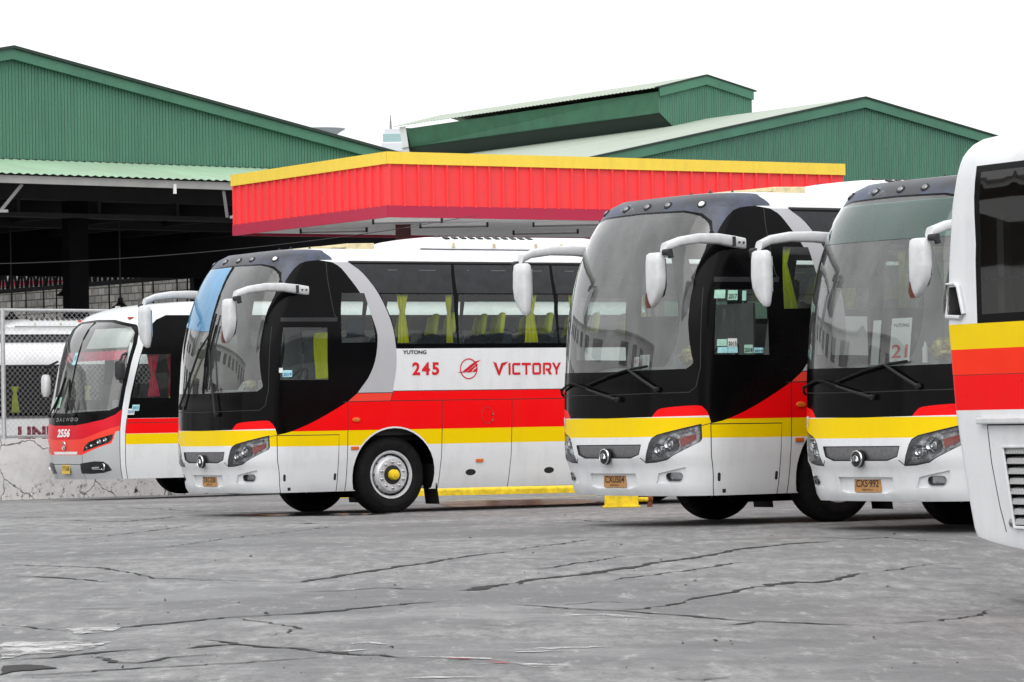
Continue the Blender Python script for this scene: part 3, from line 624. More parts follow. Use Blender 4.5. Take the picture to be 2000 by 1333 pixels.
CR={'crack':[([(-0.03,27.17),(0.14,27.79),(0.35,28.08),(0.76,28.91),(1.11,29.88),(1.49,30.99),(1.82,31.89),(2.12,32.79),(2.48,33.39),(2.91,33.7)],1.7),([(-0.47,26.53),(-0.34,26.5),(-0.22,26.89),(-0.03,27.33)],3.2),([(-0.03,27.27),(0.2,27.88),(0.47,28.34)],1.6),([(2.91,33.7),(3.36,34.3),(3.62,33.42),(4.16,33.58)],0.7),([(2.75,34.57),(3.09,34.14),(3.46,34.1)],0.8),([(-1.63,27.9),(-1.4,28.66),(-1.12,29.55),(-0.67,30.88),(-0.38,32.04),(-0.03,33.08)],1.3),([(-0.03,33.38),(0.32,34.28),(0.77,35.53)],0.6),([(-4.38,31.85),(-3.94,31.42),(-3.35,30.77),(-2.72,28.91),(-2.27,28.46),(-1.63,27.9)],0.6),([(-4.11,29.86),(-3.58,29.35),(-3.05,28.37)],0.8),([(-1.58,26.6),(-1.22,26.68),(-0.95,27.01),(-0.59,26.57)],0.8),([(-0.47,28.92),(-0.27,29.18),(-0.03,29.26)],0.6),([(0.74,27.54),(1.04,28.17),(1.35,28.97),(1.81,30.03)],0.6),([(-0.03,29.26),(0.15,29.32),(0.59,30.55),(1.1,31.95)],0.6),([(1.13,25.04),(1.5,26.01),(1.79,26.7),(2.07,27.23),(2.23,27.15),(2.42,27.67),(2.67,28.48)],1.1),([(0.59,23.84),(0.9,24.24),(1.13,24.98)],0.8),([(2.67,28.48),(3.31,29.69),(3.65,29.95)],0.4),([(-2.62,21.69),(-2.42,21.88),(-2.27,22.14),(-1.93,22.76),(-1.7,23.31),(-1.33,23.76),(-0.95,24.44),(-0.51,25.18)],1.2),([(-3.11,22.55),(-2.88,22.22),(-2.63,21.74)],0.7),([(-1.71,23.22),(-1.47,22.41),(-1.29,21.95),(-1.39,21.14)],0.5),([(-1.71,20.8),(-1.56,20.36),(-1.4,20.11),(-1.18,19.92),(-0.92,19.44),(-0.69,19.25),(-0.55,18.96)],1.6),([(-1.8,19.96),(-1.62,20.28),(-1.47,20.35)],1.2),([(-2.65,19.17),(-2.42,19.45),(-2.14,19.86),(-1.94,20.04)],1.4),([(-2.5,18.12),(-2.15,18.3),(-1.78,18.57),(-1.31,18.84),(-0.95,19.24)],0.8),([(-2.15,19.46),(-2.05,18.98),(-1.91,18.92),(-1.67,19.44),(-1.52,19.45)],1.1),([(-2.34,18.01),(-1.98,18.24)],0.5),([(-0.03,24.77),(0.3,24.1),(0.62,23.78),(0.92,23.33),(1.36,22.7),(1.81,22.44),(2.22,22.25)],0.9),([(1.13,22.02),(1.45,22.6),(1.67,22.64)],0.6),([(2.38,23.83),(2.62,23.73),(2.92,23.64),(3.06,23.38)],0.6),([(2.25,22.54),(2.64,23.04),(2.92,23.64),(3.06,24.22)],0.6),([(2.58,21.74),(2.91,21.55)],0.5),([(3.02,23.02),(3.1,22.98)],0.8),([(0.2,24.49),(0.56,24.95),(0.91,24.63)],0.5),([(-3.01,28.73),(-2.59,28.79),(-2.14,28.06)],0.4),([(-4.54,38.56),(-4.14,40.07),(-3.67,42.91)],0.5),([(-3.28,34.92),(-2.86,37.59),(-1.92,41.24)],0.4),([(-4.98,36.17),(-4.7,36.76)],0.4),([(-5.76,47.62),(-4.79,45.8),(-4.34,48.38)],0.9),([(-5.86,54.61),(-5.05,53.09),(-4.21,50.85)],0.7),([(-2.72,43.14),(-2.27,42.44),(-1.82,42.02)],0.9),([(-0.04,45.81),(0.31,46.69)],0.4),([(-2.17,26.57),(-1.83,26.32)],0.4),([(0.54,17.43),(0.79,17.13),(1.0,17.38)],0.5),([(0.02,24.29),(0.46,23.94)],0.4),([(-3.84,50.54),(-3.04,48.73)],0.8),([(-6.22,55.78),(-5.32,53.65)],0.5),([(2.5,33.12),(2.62,32.87),(2.98,32.93)],0.4),([(0.62,41.65),(1.07,40.3),(1.77,40.08)],0.8),([(0.9,38.17),(1.62,37.79)],0.4)],'pale':[([(-0.03,19.51),(0.17,19.71),(0.5,19.86)],1.0),([(-0.03,18.56),(0.12,18.34),(0.28,17.93)],1.0),([(0.02,23.75),(0.23,23.73),(0.41,23.85)],0.6),([(0.29,23.23),(0.51,23.41),(0.81,22.93)],0.8),([(0.41,21.33),(0.64,21.28)],0.4),([(-0.95,20.22),(-0.81,20.39),(-0.68,20.13)],0.5),([(-0.55,19.06),(-0.35,18.98),(-0.03,18.76)],0.9),([(-0.57,17.52),(-0.39,17.56),(-0.17,17.53)],0.9),([(-0.19,18.49),(-0.03,18.37)],0.8),([(-0.02,19.35),(0.24,19.59)],1.2),([(-1.14,19.76),(-0.93,19.59),(-0.77,19.78)],0.5),([(0.81,18.09),(0.89,18.14)],0.4),([(-2.58,28.68),(-2.27,28.46)],0.35),([(-4.21,50.85),(-3.34,49.84)],0.5),([(0.65,41.62),(0.84,41.31)],0.4),([(-2.56,25.76),(-2.32,25.53)],0.3)],'red':[([(-0.36,18.92),(-0.3,18.85),(-0.22,18.8)],0.6),([(-0.17,18.59),(-0.08,18.49),(-0.03,18.44)],0.6),([(-0.16,18.68),(-0.12,18.72)],0.4)],'puddle':[[(-2.85,20.69),(-2.68,20.66),(-2.43,20.71),(-2.21,20.59),(-2.25,20.37),(-2.34,19.89),(-2.55,19.63),(-2.67,19.36)],[(-2.67,21.96),(-2.55,22.09),(-2.33,22.06),(-2.36,21.6),(-2.52,21.46)]],'dirt':[[(-2.44,20.62),(-2.38,20.71),(-2.28,20.58),(-2.35,20.47)],[(-2.59,18.79),(-2.45,18.87),(-2.3,18.63),(-2.4,18.48),(-2.5,18.36),(-2.51,18.17)]]}
strips('ground_cracks',[(p,k) for p,k in CR['crack']],'crack_dark',.062,.004,.055,seed=3)
strips('pale_scrapes',[(p,k) for p,k in CR['pale']],'scrape_pale',.38,.0045,.05,seed=5)
strips('red_scrapes',[(p,k) for p,k in CR['red']],'scrape_red',.20,.008,.03,seed=6)
def blot(name,pts,mat,lift,seed):
    r=np.random.default_rng(seed);m=M()
    for P in pts:
        P=smoothc(list(P)+[P[0]],5)[:-1];P=[np.array(p)+r.normal(0,.015,2) for p in P];c=np.mean(P,0)
        Q=[c]+P;m.add([(q[0],q[1],float(gz(*q))+lift) for q in Q],[(0,i+1,(i+1)%len(P)+1) for i in range(len(P))])
    o=m.build(name,mat);o['kind']='structure';return o
blot('pale_patch',CR['puddle'],'scrape_pale',.006,3)
blot('broken_patch',CR['dirt'],'crack_deep',.005,4)
worn('wet_and_shadow',(.03,.03,.032),1.2,.36,.5,.2)
blot('wet_stain_and_shadow',[[(-1.09,53.13),(-0.56,54.2),(0.11,54.4),(0.86,54.2),(1.19,52.8),(0.93,51.2),(0.31,51.0),(-0.32,50.9),(-0.87,50.8)],[(-3.6,48.3),(-2.72,48.6),(-1.6,47.6),(-1.95,46.9),(-3.0,47.3)]],'wet_and_shadow',.0045,8)  # first blot is wet ground, second paints soft shadow before the front wheels
# loose grit and litter
m=M();r_=np.random.default_rng(11)
for k in range(300):
    y=18+36*r_.random()**1.6;x=(r_.random()*2-1)*(y*.137);s_=.004+.016*r_.random()**5
    z=float(gz(x,y));vs=[(x+s_*r_.normal()*.7,y+s_*r_.normal()*.7,z+s_*.5*abs(r_.normal())) for _ in range(5)]+[(x,y,z+s_)]
    m.add(vs,[(0,1,5),(1,2,5),(2,3,5),(3,4,5),(4,0,5)])
plain('grit',(.12,.115,.11),.9,0,.6,60);o=m.build('loose_grit','grit');tag(o,'scattered small stones and grit over the concrete yard','grit',kind='stuff')
# ---------------------------------------------------------------- the three matching coaches
def place(o,x,y,z,th): o.location=(x,y,z);o.rotation_euler=(0,0,R(th))
def plate(root,txt,mat='plate_orange',c=(.185,0,.456),w_=.39,h_=.137,sub=True):
    e=empty('licence_plate',(c[0],-c[1],c[2]));e.parent=root
    m=M();m.prism(rrect(-w_/2,-h_/2,w_/2,h_/2,.012),0,.006,lambda p:(-p[2],-p[0],p[1]));m.build('plate_sheet',mat,e)
    V,Fc=text_mesh(txt,h_*.52,w_*.86,bold=.012);m=M();m.add([(-.0085,-x,y+h_*.1) for x,y in V],Fc);m.build('plate_characters','ink_black',e)
    if sub:
        V,Fc=text_mesh('PILIPINAS',h_*.13,w_*.42);m=M();m.add([(-.0085,-x,y-h_*.34) for x,y in V],Fc);m.build('plate_small_print','ink_black',e)
GRP='matching white, red and yellow coaches parked side by side'
c245=make_coach('coach',split=True)
# lettering-free copy made before anything individual is added
c419=copy_tree(c245);c417=copy_tree(c245);cfar=copy_tree(c245)
for c in (c419,c417,cfar):
    ps=[o for o in c.children if o.name.startswith('windscreen')]
    me=[o for o in ps if o.name.startswith('windscreen_pane')];dv=[o for o in ps if 'divider' in o.name]
    for o in dv: bpy.data.objects.remove(o)
    # one-piece windscreen: join the two half panes' meshes
    a=me[0].data.copy();bm_v=[v.co.copy() for q in me for v in q.data.vertices];
    m=M();nrm=[]
    for q in me:
        k=len(m.v);m.v+=[tuple(v.co) for v in q.data.vertices];m.f+=[tuple(i+k for i in p.vertices) for p in q.data.polygons];m.m+=[0]*len(q.data.polygons)
        cn=[None]*len(q.data.vertices)
        for l,nv in zip(q.data.loops,q.data.corner_normals): cn[l.vertex_index]=tuple(nv.vector)
        nrm+=[x or (0,0,1) for x in cn]
    bpy.data.meshes.remove(a)
    for q in me: bpy.data.objects.remove(q)
    m.build('windscreen','windscreen_glass',c,smooth=True,normals=nrm)
place(c245,-4.049,47.795,-.016,31.73);place(c419,.882,38.407,.047,33.85);place(c417,3.206,35.518,.011,33.95)
c419.rotation_euler[0]=0
tag(c245,'long white coach numbered 245 with red VICTORY lettering and a blue reflection painted on its windscreen','coach',GRP)
tag(c419,'white coach with plate CXU504 and stickers on its driver window','coach',GRP)
tag(c417,'white coach with plate CXS-992 and a card reading 21 behind its windscreen','coach',GRP)
# fleet numbers on the front corner
for c,t in ((c245,'245'),(c419,'419'),(c417,'417')): dtext(SH,'fleet_number',t,-1.02,1.06,.115,.24,'ink_white',c,bold=.02,off=.004)
plate(c245,'TXC-236');plate(c419,'CXU504');plate(c417,'CXS\u00b7992')
# 245 side lettering
def su(u,w=1.8): return SH.side(u,w)[0]
def gl(root,name,poly,mat,u0,h0,off=.005): # free lettering polygons in metres around (u0,h0)
    m=M()
    for P in poly:
        vs=[pt(SH,su(u0)+x,h0+y,off) for x,y in P];m.add(vs,[tuple(range(len(vs)))])
    return m.build(name,mat,root)
dtext(SH,'fleet_number','245',su(2.675),1.845,.168,.40,'ink_red',c245,bold=.035,space=1.25)
H_=.155;S_=.030
def bar(x0,y0,x1,y1,w_=S_):
    d=np.array((x1-x0,y1-y0));d/=np.linalg.norm(d);q=np.array((-d[1],d[0]))*w_/2;a=np.array((x0,y0));b=np.array((x1,y1));return [tuple(a+q),tuple(a-q),tuple(b-q),tuple(b+q)]
def L_V(x): return [[(x,H_+.02),(x+.05,H_+.0),(x+.088,.055),(x+.125,H_-.0),(x+.23,H_+.02),(x+.175,H_-.03),(x+.158,H_-.03),(x+.10,-.005),(x+.078,-.005)]]
def L_I(x): return [[(x,0),(x+S_,0),(x+S_,H_),(x,H_)]]
def L_C(x,w_=.125): return [[(x,.02),(x+.02,0),(x+w_,0),(x+w_,S_),(x+S_,S_),(x+S_,H_-S_),(x,H_-.02)],[(x,H_-.02),(x+S_,H_-S_),(x+w_,H_-S_),(x+w_,H_),(x+.02,H_)]]
def L_T(x,w_=.145): return [[(x,H_-S_),(x+w_,H_-S_),(x+w_,H_),(x,H_)],[(x+w_/2-S_/2,0),(x+w_/2+S_/2,0),(x+w_/2+S_/2,H_-S_),(x+w_/2-S_/2,H_-S_)]]
def L_O(x,w_=.135): return [[(x,.02),(x+.02,0),(x+w_-.02,0),(x+w_,.02),(x+w_-S_,S_),(x+S_,S_)],[(x,.02),(x+S_,S_),(x+S_,H_-S_),(x,H_-.02)],[(x+w_,.02),(x+w_,H_-.02),(x+w_-S_,H_-S_),(x+w_-S_,S_)],[(x,H_-.02),(x+S_,H_-S_),(x+w_-S_,H_-S_),(x+w_,H_-.02),(x+w_-.02,H_),(x+.02,H_)]]
def L_R(x,w_=.13): return [[(x,0),(x+S_,0),(x+S_,H_),(x,H_)],[(x+S_,H_-S_),(x+w_-S_,H_-S_),(x+w_,H_-.02),(x+w_-.02,H_),(x+S_,H_)],[(x+w_-S_,.075),(x+w_,.09),(x+w_,H_-.02),(x+w_-S_,H_-S_)],[(x+S_+.012,.05),(x+w_-.02,.05),(x+w_,.09),(x+w_-S_,.08),(x+S_+.012,.08)],[(x+.07,.05),(x+w_-.035,0),(x+w_+.01,0),(x+.108,.05)]]
def L_Y(x,w_=.14): return [[(x,H_),(x+.036,H_),(x+w_/2,.095),(x+w_-.036,H_),(x+w_,H_),(x+w_/2+S_/2,.06),(x+w_/2+S_/2,0),(x+w_/2-S_/2,0),(x+w_/2-S_/2,.06)]]
word=L_V(0)+L_I(.235)+L_C(.29)+L_T(.435)+L_O(.60)+L_R(.765)+L_Y(.905)
gl(c245,'victory_lettering',word,'ink_red',3.69,1.755)
ring=[];rr=[.132,.118]
for k in range(36):
    a,b2=2*math.pi*k/36,2*math.pi*(k+1)/36
    ring.append([(rr[0]*math.cos(a),rr[0]*1.02*math.sin(a)),(rr[0]*math.cos(b2),rr[0]*1.02*math.sin(b2)),(rr[1]*math.cos(b2),rr[1]*1.02*math.sin(b2)),(rr[1]*math.cos(a),rr[1]*1.02*math.sin(a))])
wing=[[(-.18,-.045),(-.10,-.04),(.02,.045),(.10,.095),(.185,.112),(.13,.082),(.05,.02),(-.04,-.045),(-.12,-.052)],[(-.03,-.045),(.06,.02),(.12,.06),(.145,.055),(.06,-.01),(.045,-.04),(-.0,-.05)],[(.05,-.045),(.09,-.005),(.13,.01),(.125,-.02),(.11,-.04)]]
gl(c245,'company_emblem',ring+wing,'ink_red',3.32,1.84)
dtext(SH,'maker_lettering','YUTONG',su(2.51),2.058,.05,.35,'ink_black',c245,bold=.03)
# blue sky reflection painted on the far pane of 245, green tint band of 417
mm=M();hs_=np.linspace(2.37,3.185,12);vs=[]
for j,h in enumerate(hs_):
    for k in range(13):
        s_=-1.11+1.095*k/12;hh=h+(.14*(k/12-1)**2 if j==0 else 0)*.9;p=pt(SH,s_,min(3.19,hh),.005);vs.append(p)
mm.add(vs,[(j*13+k,j*13+k+1,(j+1)*13+k+1,(j+1)*13+k) for j in range(11) for k in range(12)]);mm.build('painted_reflection','blue_reflection',c245,smooth=True,ang=180)
mm=M();hs_=np.linspace(2.78,3.15,6);vs=[]
for j,h in enumerate(hs_):
    for k in range(25): vs.append(pt(SH,-1.10+2.2*k/24,h,.005))
mm.add(vs,[(j*25+k,j*25+k+1,(j+1)*25+k+1,(j+1)*25+k) for j in range(5) for k in range(24)]);mm.build('tint_band','green_band',c417,smooth=True,ang=180)
# wipers
wiper(SH,c245,[(.13,2.58),(.10,2.2),(.06,1.9),(.03,1.60)],[(-.62,1.40),(-.12,2.12),(.08,2.30)])
wiper(SH,c245,[(.20,2.44),(.16,2.15),(.13,1.9),(.10,1.62)],[(.42,1.30),(.22,1.9),(.15,2.14)])
for c in (c419,c417):
    wiper(SH,c,[(-.32,1.436),(.05,1.52),(.40,1.584),(.68,1.614)],[(.815,1.379),(.62,1.48),(.40,1.59)])
    wiper(SH,c,[(-1.22,1.33),(-.95,1.40),(-.62,1.457),(-.29,1.40)],[(.236,1.287),(-.02,1.34),(-.29,1.40)])
# window stickers
def sticker(root,s_,h_,w_,hh,mat,txt=None,ink='ink_black',sg=1):
    e=empty('sticker');e.parent=root
    patch(SH,'sticker_sheet',[(s_-w_/2,h_-hh/2),(s_+w_/2,h_-hh/2),(s_+w_/2,h_+hh/2),(s_-w_/2,h_+hh/2)],mat,e,.004,sg)
    if txt: dtext(SH,'sticker_year',txt,s_,h_-hh*.12,hh*.5,w_*.86,ink,e,bold=.02,off=.007,sg=sg)
sticker(c245,1.50,1.80,.13,.085,'sticker_cyan','2019','ink_blue');sticker(c245,1.41,1.84,.05,.06,'sticker_white')
def pix(px,py,root_th,O):   # never used for placing geometry in view space: kept as plain numbers below
    return None
for s_,h_,w_,hh,mt_,tx in [(1.436,2.33,.13,.085,"sticker_green",None),(1.60,2.32,.13,.10,"sticker_green","2017"),(1.76,2.315,.06,.10,"sticker_green",None),(1.99,2.30,.05,.09,"sticker_green",None),(1.487,1.84,.115,.07,"sticker_green",None),(1.614,1.84,.12,.085,"sticker_white","2015"),(1.497,1.765,.12,.06,"sticker_cyan",None),(1.622,1.765,.12,.06,"sticker_cyan",None),(1.824,1.775,.11,.085,"sticker_green","2018"),(1.95,1.76,.12,.055,"sticker_cyan","2019")]: sticker(c419,s_,h_,w_,hh,mt_,tx)
# things lying inside
def bundle(label,cat,loc,mats,sz,seed,name='wrapped_bundle'):
    r=np.random.default_rng(seed);m=M();n=26;vs=[];k=18
    for j in range(k+1):
        ph=math.pi*j/k
        for i in range(n):
            t=2*math.pi*i/n;q=1+.09*math.sin(5*t+3*ph)+.07*math.sin(9*ph+t*2)+.03*r.normal()
            vs.append((sz[0]*q*math.cos(t)*math.sin(ph)**.7,sz[1]*q*math.sin(t)*math.sin(ph)**.7,sz[2]*(1+math.cos(ph)*q)))
    m.add(vs,[(j*n+i,j*n+(i+1)%n,(j+1)*n+(i+1)%n,(j+1)*n+i) for j in range(k) for i in range(n)]);o=m.build(name,mats,None,smooth=True,ang=70);o.location=loc;tag(o,label,cat);return o
def wl(c,u,v,w_):
    th=c.rotation_euler[2];p=c.location;return (p.x+u*math.cos(th)+v*math.sin(th),p.y+u*math.sin(th)-v*math.cos(th),p.z+w_)
bundle('gold and white wrapped bundle on the dashboard of the coach with plate CXU504','bundle',wl(c419,.80,.62,1.615),'foil_gold',(.17,.24,.10),4)
bundle('yellow wrapped bundle beside a bottle on the dashboard of the coach with plate CXS-992','bundle',wl(c417,.82,.42,1.615),'foil_gold',(.13,.19,.11),9)
bundle('small brown cloth bundle on the dashboard behind the wipers of the coach numbered 245','bundle',wl(c245,.75,.08,1.615),'beige_hatch',(.08,.12,.06),5)
def card(c,u,v,w_,wd,ht,label,lines_,mat='paper',tilt=.12):
    e=empty('paper_card',wl(c,u,v,w_),c.rotation_euler[2]);tag(e,label,'card')
    m=M();m.box((0,-wd/2,0),(.004,wd/2,ht),0,lambda p:(p[0]+p[2]*tilt,p[1],p[2]));m.build('card_sheet',mat,e)
    for t,x,y,h_,w2,ink in lines_:
        V,Fc=text_mesh(t,h_,w2,bold=.02);m=M();m.add([(-.003+(y+b)*tilt,-(a+x),y+b) for a,b in V],Fc);m.build('card_writing',ink,e)
    return e
card(c417,.78,-.22,1.63,.30,.42,'white card reading 21 propped behind the windscreen of the coach with plate CXS-992',[('21',0,.10,.13,.24,'ink_red'),('YUTONG',0,.35,.035,.24,'ink_black')])
card(c417,.80,-.62,1.60,.12,.44,'narrow blank white paper standing left of the card reading 21',[])
card(c419,.66,-.12,1.6,.17,.15,'blank white paper leaning behind the windscreen of the coach with plate CXU504',[])
card(c419,.60,-.18,1.6,.09,.13,'small paper with a pink emblem in front of a blank sheet on a dashboard',[('W',0,.08,.05,.05,'ink_red')])
card(c245,.62,.02,1.6,.14,.12,'white paper lying against the windscreen of the coach numbered 245',[],tilt=.7)
m=M();m.lathe([(0,.0),(0,.032),(.14,.032),(.17,.014),(.20,.013),(.20,0)],16,lambda p:(p[0],p[2],p[1]));o=m.build('plastic_bottle','paper',None,smooth=True,ang=40);o.location=wl(c417,.76,.20,1.61);tag(o,'small white bottle with pink label on the dashboard beside a yellow bundle','bottle')
# extra curtains: driver partition in 245, tied curtain in 419
curtain_mesh(-.55,.1,1.75,2.35,0,waves=7).build('partition_curtain','curtain_yellow',c245,smooth=True,ang=180)
q=[o for o in c245.children if o.name.startswith('partition_curtain')][0];q.location=(1.9,0.2,0);q.rotation_euler=(0,0,R(90))
curtain_mesh(1.40,1.66,2.18,2.84,-1.12,tie=.28,tied=.4,waves=3,lean=.06).build('curtain','cover_yellow',c419,smooth=True,ang=180)
# ---------------------------------------------------------------- coach 2556
TD=[(.30,.30,.16,1.16,.80),(.5,.5,.09,1.2,.83),(.8,.8,.06,1.23,.85),(1.1,1.1,.06,1.24,.85),(1.4,1.4,.10,1.245,.84),(1.9,1.9,.22,1.245,.80),(2.3,2.3,.32,1.235,.76),(2.62,2.62,.43,1.22,.72),(2.83,2.83,.56,1.2,.70),(3.04,3.04,.80,1.14,.66),(3.12,3.11,.97,1.08,.62),
(3.24,3.19,1.26,.98,.6),(3.42,3.24,1.66,.82,.6),(3.7,3.27,2.1,.55,.6),(3.95,3.28,2.4,.3,.6),(4.25,3.285,2.7,0,.6)]
def make_2556():
    S=Shell(TD,11.2,3.0);E=S.S1+10.2;root=empty('coach');Rg=[];q=Rg.append
    q(('white',[(0,.30),(E,.30),(E,4.25),(0,4.25)]))
    q(('grey',[(0,.30),(1.367,.30),(1.367,1.20),(0,1.2)]))
    q(('crimson',[(0,.965),(.3,.962),(.618,.972),(.85,1.03),(1.086,1.102),(1.367,1.19),(1.367,1.47),(1.268,1.40),(0,1.3)]))
    q(('orange',[(0,.965),(.3,.962),(.618,.972),(.85,1.03),(1.086,1.102),(1.367,1.19),(1.367,1.10),(1.295,1.085),(1.227,.896),(.602,.708),(0,.708)]))
    q(('black',[(0,1.198),(.4,1.20),(.737,1.234),(1.064,1.288),(1.268,1.369),(1.367,1.46),(1.372,1.8),(1.40,2.2),(1.44,2.55),(1.40,2.78),(1.27,2.86),(.66,2.955),(0,2.975)]))
    q(('ws',[(0,2.93),(.64,2.91),(1.2,2.82),(1.33,2.72),(1.36,2.55),(1.33,2.2),(1.30,1.8),(1.295,1.50),(1.15,1.44),(0,1.40)]))
    q(('black',[(1.466,1.30),(1.475,1.7),(1.50,2.0),(1.56,2.42),(1.59,2.6),(1.565,2.80),(1.60,2.94),(1.75,3.016),(E,3.02),(E,1.30)]))
    q(('drv',[(1.56,2.36),(2.14,2.365),(2.22,1.63),(1.50,1.64)]))
    ws=[]
    for k,a in enumerate((2.55,4.1,5.65,7.2,8.75,10.2)): q(('w%d'%k,[(a,2.75),(a+1.42,2.75),(a+1.5,1.75),(a+.08,1.75)]));ws.append('w%d'%k)
    q(('red',[(1.466,1.048),(E,1.048),(E,1.297),(1.466,1.297)]));q(('yellow',[(1.466,.87),(E,.87),(E,1.046),(1.466,1.044)]))
    hl=[(.639,.762),(.675,.852),(.783,.919),(1.03,.99),(1.255,1.045),(1.235,.955),(1.165,.90),(.9,.825)]
    c=np.mean(hl,0);q(('orange',[tuple(c+(np.array(p)-c)*np.array((1.10,1.25))) for p in hl]));q(('hl',hl))
    q(('fogp',[(.50,.40),(.52,.563),(.9,.60),(1.072,.593),(1.16,.541),(1.21,.455),(1.043,.415),(.8,.40)]))
    q(('slot',[(0,.762),(.46,.762),(.44,.717),(0,.717)]))
    for p in ([(1.367,1.46),(1.367,.30)],[(1.464,1.30),(1.458,.30)],[(1.466,1.226),(E,1.23)],[(0,.552),(.60,.545)],[(.602,.70),(.56,.40),(.58,.3)],[(.5,.40),(.8,.395),(1.05,.41),(1.21,.45)],[(2.9,1.3),(2.9,.3)],[(4.4,1.3),(4.4,.3)]): q(('seam',line(p,.011)))
    for u in (2.75,8.2):
        a=S.side(u,1.0)[0];q(('hole',[(x,max(y,.3)) for x,y in ellip(a,.50,.60,.585,36)]))
    K=Skin(S,Rg,list(np.linspace(0,S.S1,26))+list(np.arange(S.S1+.3,E,.6))+[E],[.3,.4,.5,.65,.8,.95,1.1,1.25,1.4,1.65,1.9,2.1,2.3,2.46,2.62,2.73,2.83,2.94,3.04,3.08,3.12,3.18,3.24,3.33,3.42,3.56,3.7,3.83,3.95,4.1,4.25],E,.3,4.25)
    K.obj('body',['white','yellow','red','black','grey','orange','crimson','seam','slot',['fogp']],['white_paint','yellow_paint','red_paint','gloss_black','grey_paint','orange_paint','crimson_paint','seam_black','paper','dark_strip'],root)
    for sg in (1,-1): K.obj('windscreen_pane',['ws'],['windscreen_glass'],root,sides=(sg,))
    m=M();m.tube([pt(S,0,h,.004) for h in np.linspace(1.4,2.93,12)],.013,6);m.build('windscreen_divider','rubber',root)
    for sg in (1,-1):
        K.obj('driver_window',['drv'],['side_glass'],root,sides=(sg,))
        for wn in ws: K.obj('side_window',[wn],['side_glass'],root,sides=(sg,))
        h=empty('headlight');h.parent=root
        K.walls('headlight_housing','hl',.08,'seam_black',h,sides=(sg,),floor=True,floormat='dark_strip');K.obj('headlight_cover',['hl'],['lens_glass'],h,sides=(sg,))
        for a,b,r in ((.72,.83,.035),(.84,.865,.04),(1.0,.92,.05),(1.12,.95,.045)):
            o=pt(S,a,b,-.04,sg);m=M();m.lathe([(.0,0),(-.01,r*.7),(-.03,r),(.02,r*1.1)],20,lambda p:tuple(o+Vector((p[1],p[0],p[2]))));m.build('reflector','chrome',h,smooth=True)
        e=empty('fog_lamp');e.parent=root;o=pt(S,1.07,.505,.0,sg)
        m=M();m.lathe([(.0,.062),(-.015,.06),(-.02,.052),(-.01,.045)],28,lambda p:(o.x+p[1],o.y+p[0],o.z+p[2]));m.build('fog_ring','chrome',e,smooth=True)
        m=M();m.lathe([(-.005,.046),(-.006,0)],20,lambda p:(o.x+p[1],o.y+p[0],o.z+p[2]));m.build('fog_glass','interior_dark',e)
        m=M();m.tube([pt(S,.84,.49,.005,sg),pt(S,1.0,.50,.005,sg)],[.02,.02],6);m.tube([pt(S,.84,.465,.006,sg),pt(S,1.02,.467,.006,sg)],.006,5);m.build('daytime_strip','chrome',e)
        m=M();p0=pt(S,1.05,2.97,0,sg);m.box((-.06,-.03,-.01),(.06,.03,.025),0,lambda p:(p0.x+p[0],p0.y+p[1],p0.z+p[2]));m.build('marker_lamp','red_lens',root,bevel=.008)
        for u in (2.75,8.2): make_wheel(root,u,-1.11*sg,sg)
    dtext(S,'maker_lettering','DAEWOO',0.05,1.30,.062,.80,'chrome',root,space=1.5,bold=.01)
    dtext(S,'fleet_number','2556',-.03,1.075,.14,.50,'ink_white',root,bold=.045,shear=.25)
    dtext(S,'fleet_number_outline','2556',-.03+.012,1.068,.15,.52,'crimson_paint',root,bold=.06,shear=.25,off=.002)
    c=pt(S,0,.862,.01);m=M()
    for r0,rt_ in ((.068,.009),): m.tube([(c.x-.005,c.y+r0*.9*math.cos(t),c.z+r0*math.sin(t)) for t in np.linspace(0,2*math.pi,30)],rt_,6,cap=False)
    for a in (90,210,330): m.tube([(c.x-.005,c.y,c.z-.01),(c.x-.005,c.y+.05*math.cos(R(a)),c.z+.055*math.sin(R(a)))],.009,6)
    m.build('emblem','chrome',root,smooth=True)
    plate(root,'TYT-638','plate_yellow',(.085,.0,.465),.30,.15,False)
    # pleated red valance, white sheet standing in for a sky reflection, interior
    m=M();vs=[];n=60
    for k in range(n):
        s_=-1.25+2.5*k/(n-1)
        for h in (2.46,2.30): p=pt(S,s_,h,-.10-.02*math.sin(k*1.7));vs.append(p)
    m.add(vs,[(2*k,2*k+1,2*k+3,2*k+2) for k in range(n-1)]);m.build('valance','curtain_red',root,smooth=True,ang=180)
    m=M();vs=[];
    for k in range(14):
        s_=.06+1.2*k/13
        for h in (2.50,2.86): vs.append(pt(S,s_,h,-.07))
    m.add(vs,[(2*k,2*k+1,2*k+3,2*k+2) for k in range(13)]);m.build('sky_reflection_sheet','paper',root,smooth=True,ang=180)
    m=M();m.box((.40,-1.08,1.30),(.95,1.08,1.46),0,lambda p:(p[0]+(.2 if abs(p[1])>1 and p[0]<.5 else 0),p[1],p[2]));m.box((.8,-.9,1.45),(1.0,-.3,1.62));m.build('dashboard','dash_grey',root,bevel=.03)
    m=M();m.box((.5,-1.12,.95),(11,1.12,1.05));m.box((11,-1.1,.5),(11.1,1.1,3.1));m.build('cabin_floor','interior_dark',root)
    m=M();m.box((.45,-.7,.34),(11,.7,.95));m.box((3.4,-1.05,.34),(7.6,1.05,.95));m.box((.5,-1.05,.4),(2.1,1.05,.95));m.build('chassis','underbody',root)
    for a,b in ((1.05,1.28),(1.42,1.58)): curtain_mesh(a,b,1.66,2.38,-1.13,tie=.5,tied=.3,waves=3).build('curtain','curtain_red',root,smooth=True,ang=180)
    e=empty('driver_seat',(1.75,-.6,1.1));e.parent=root
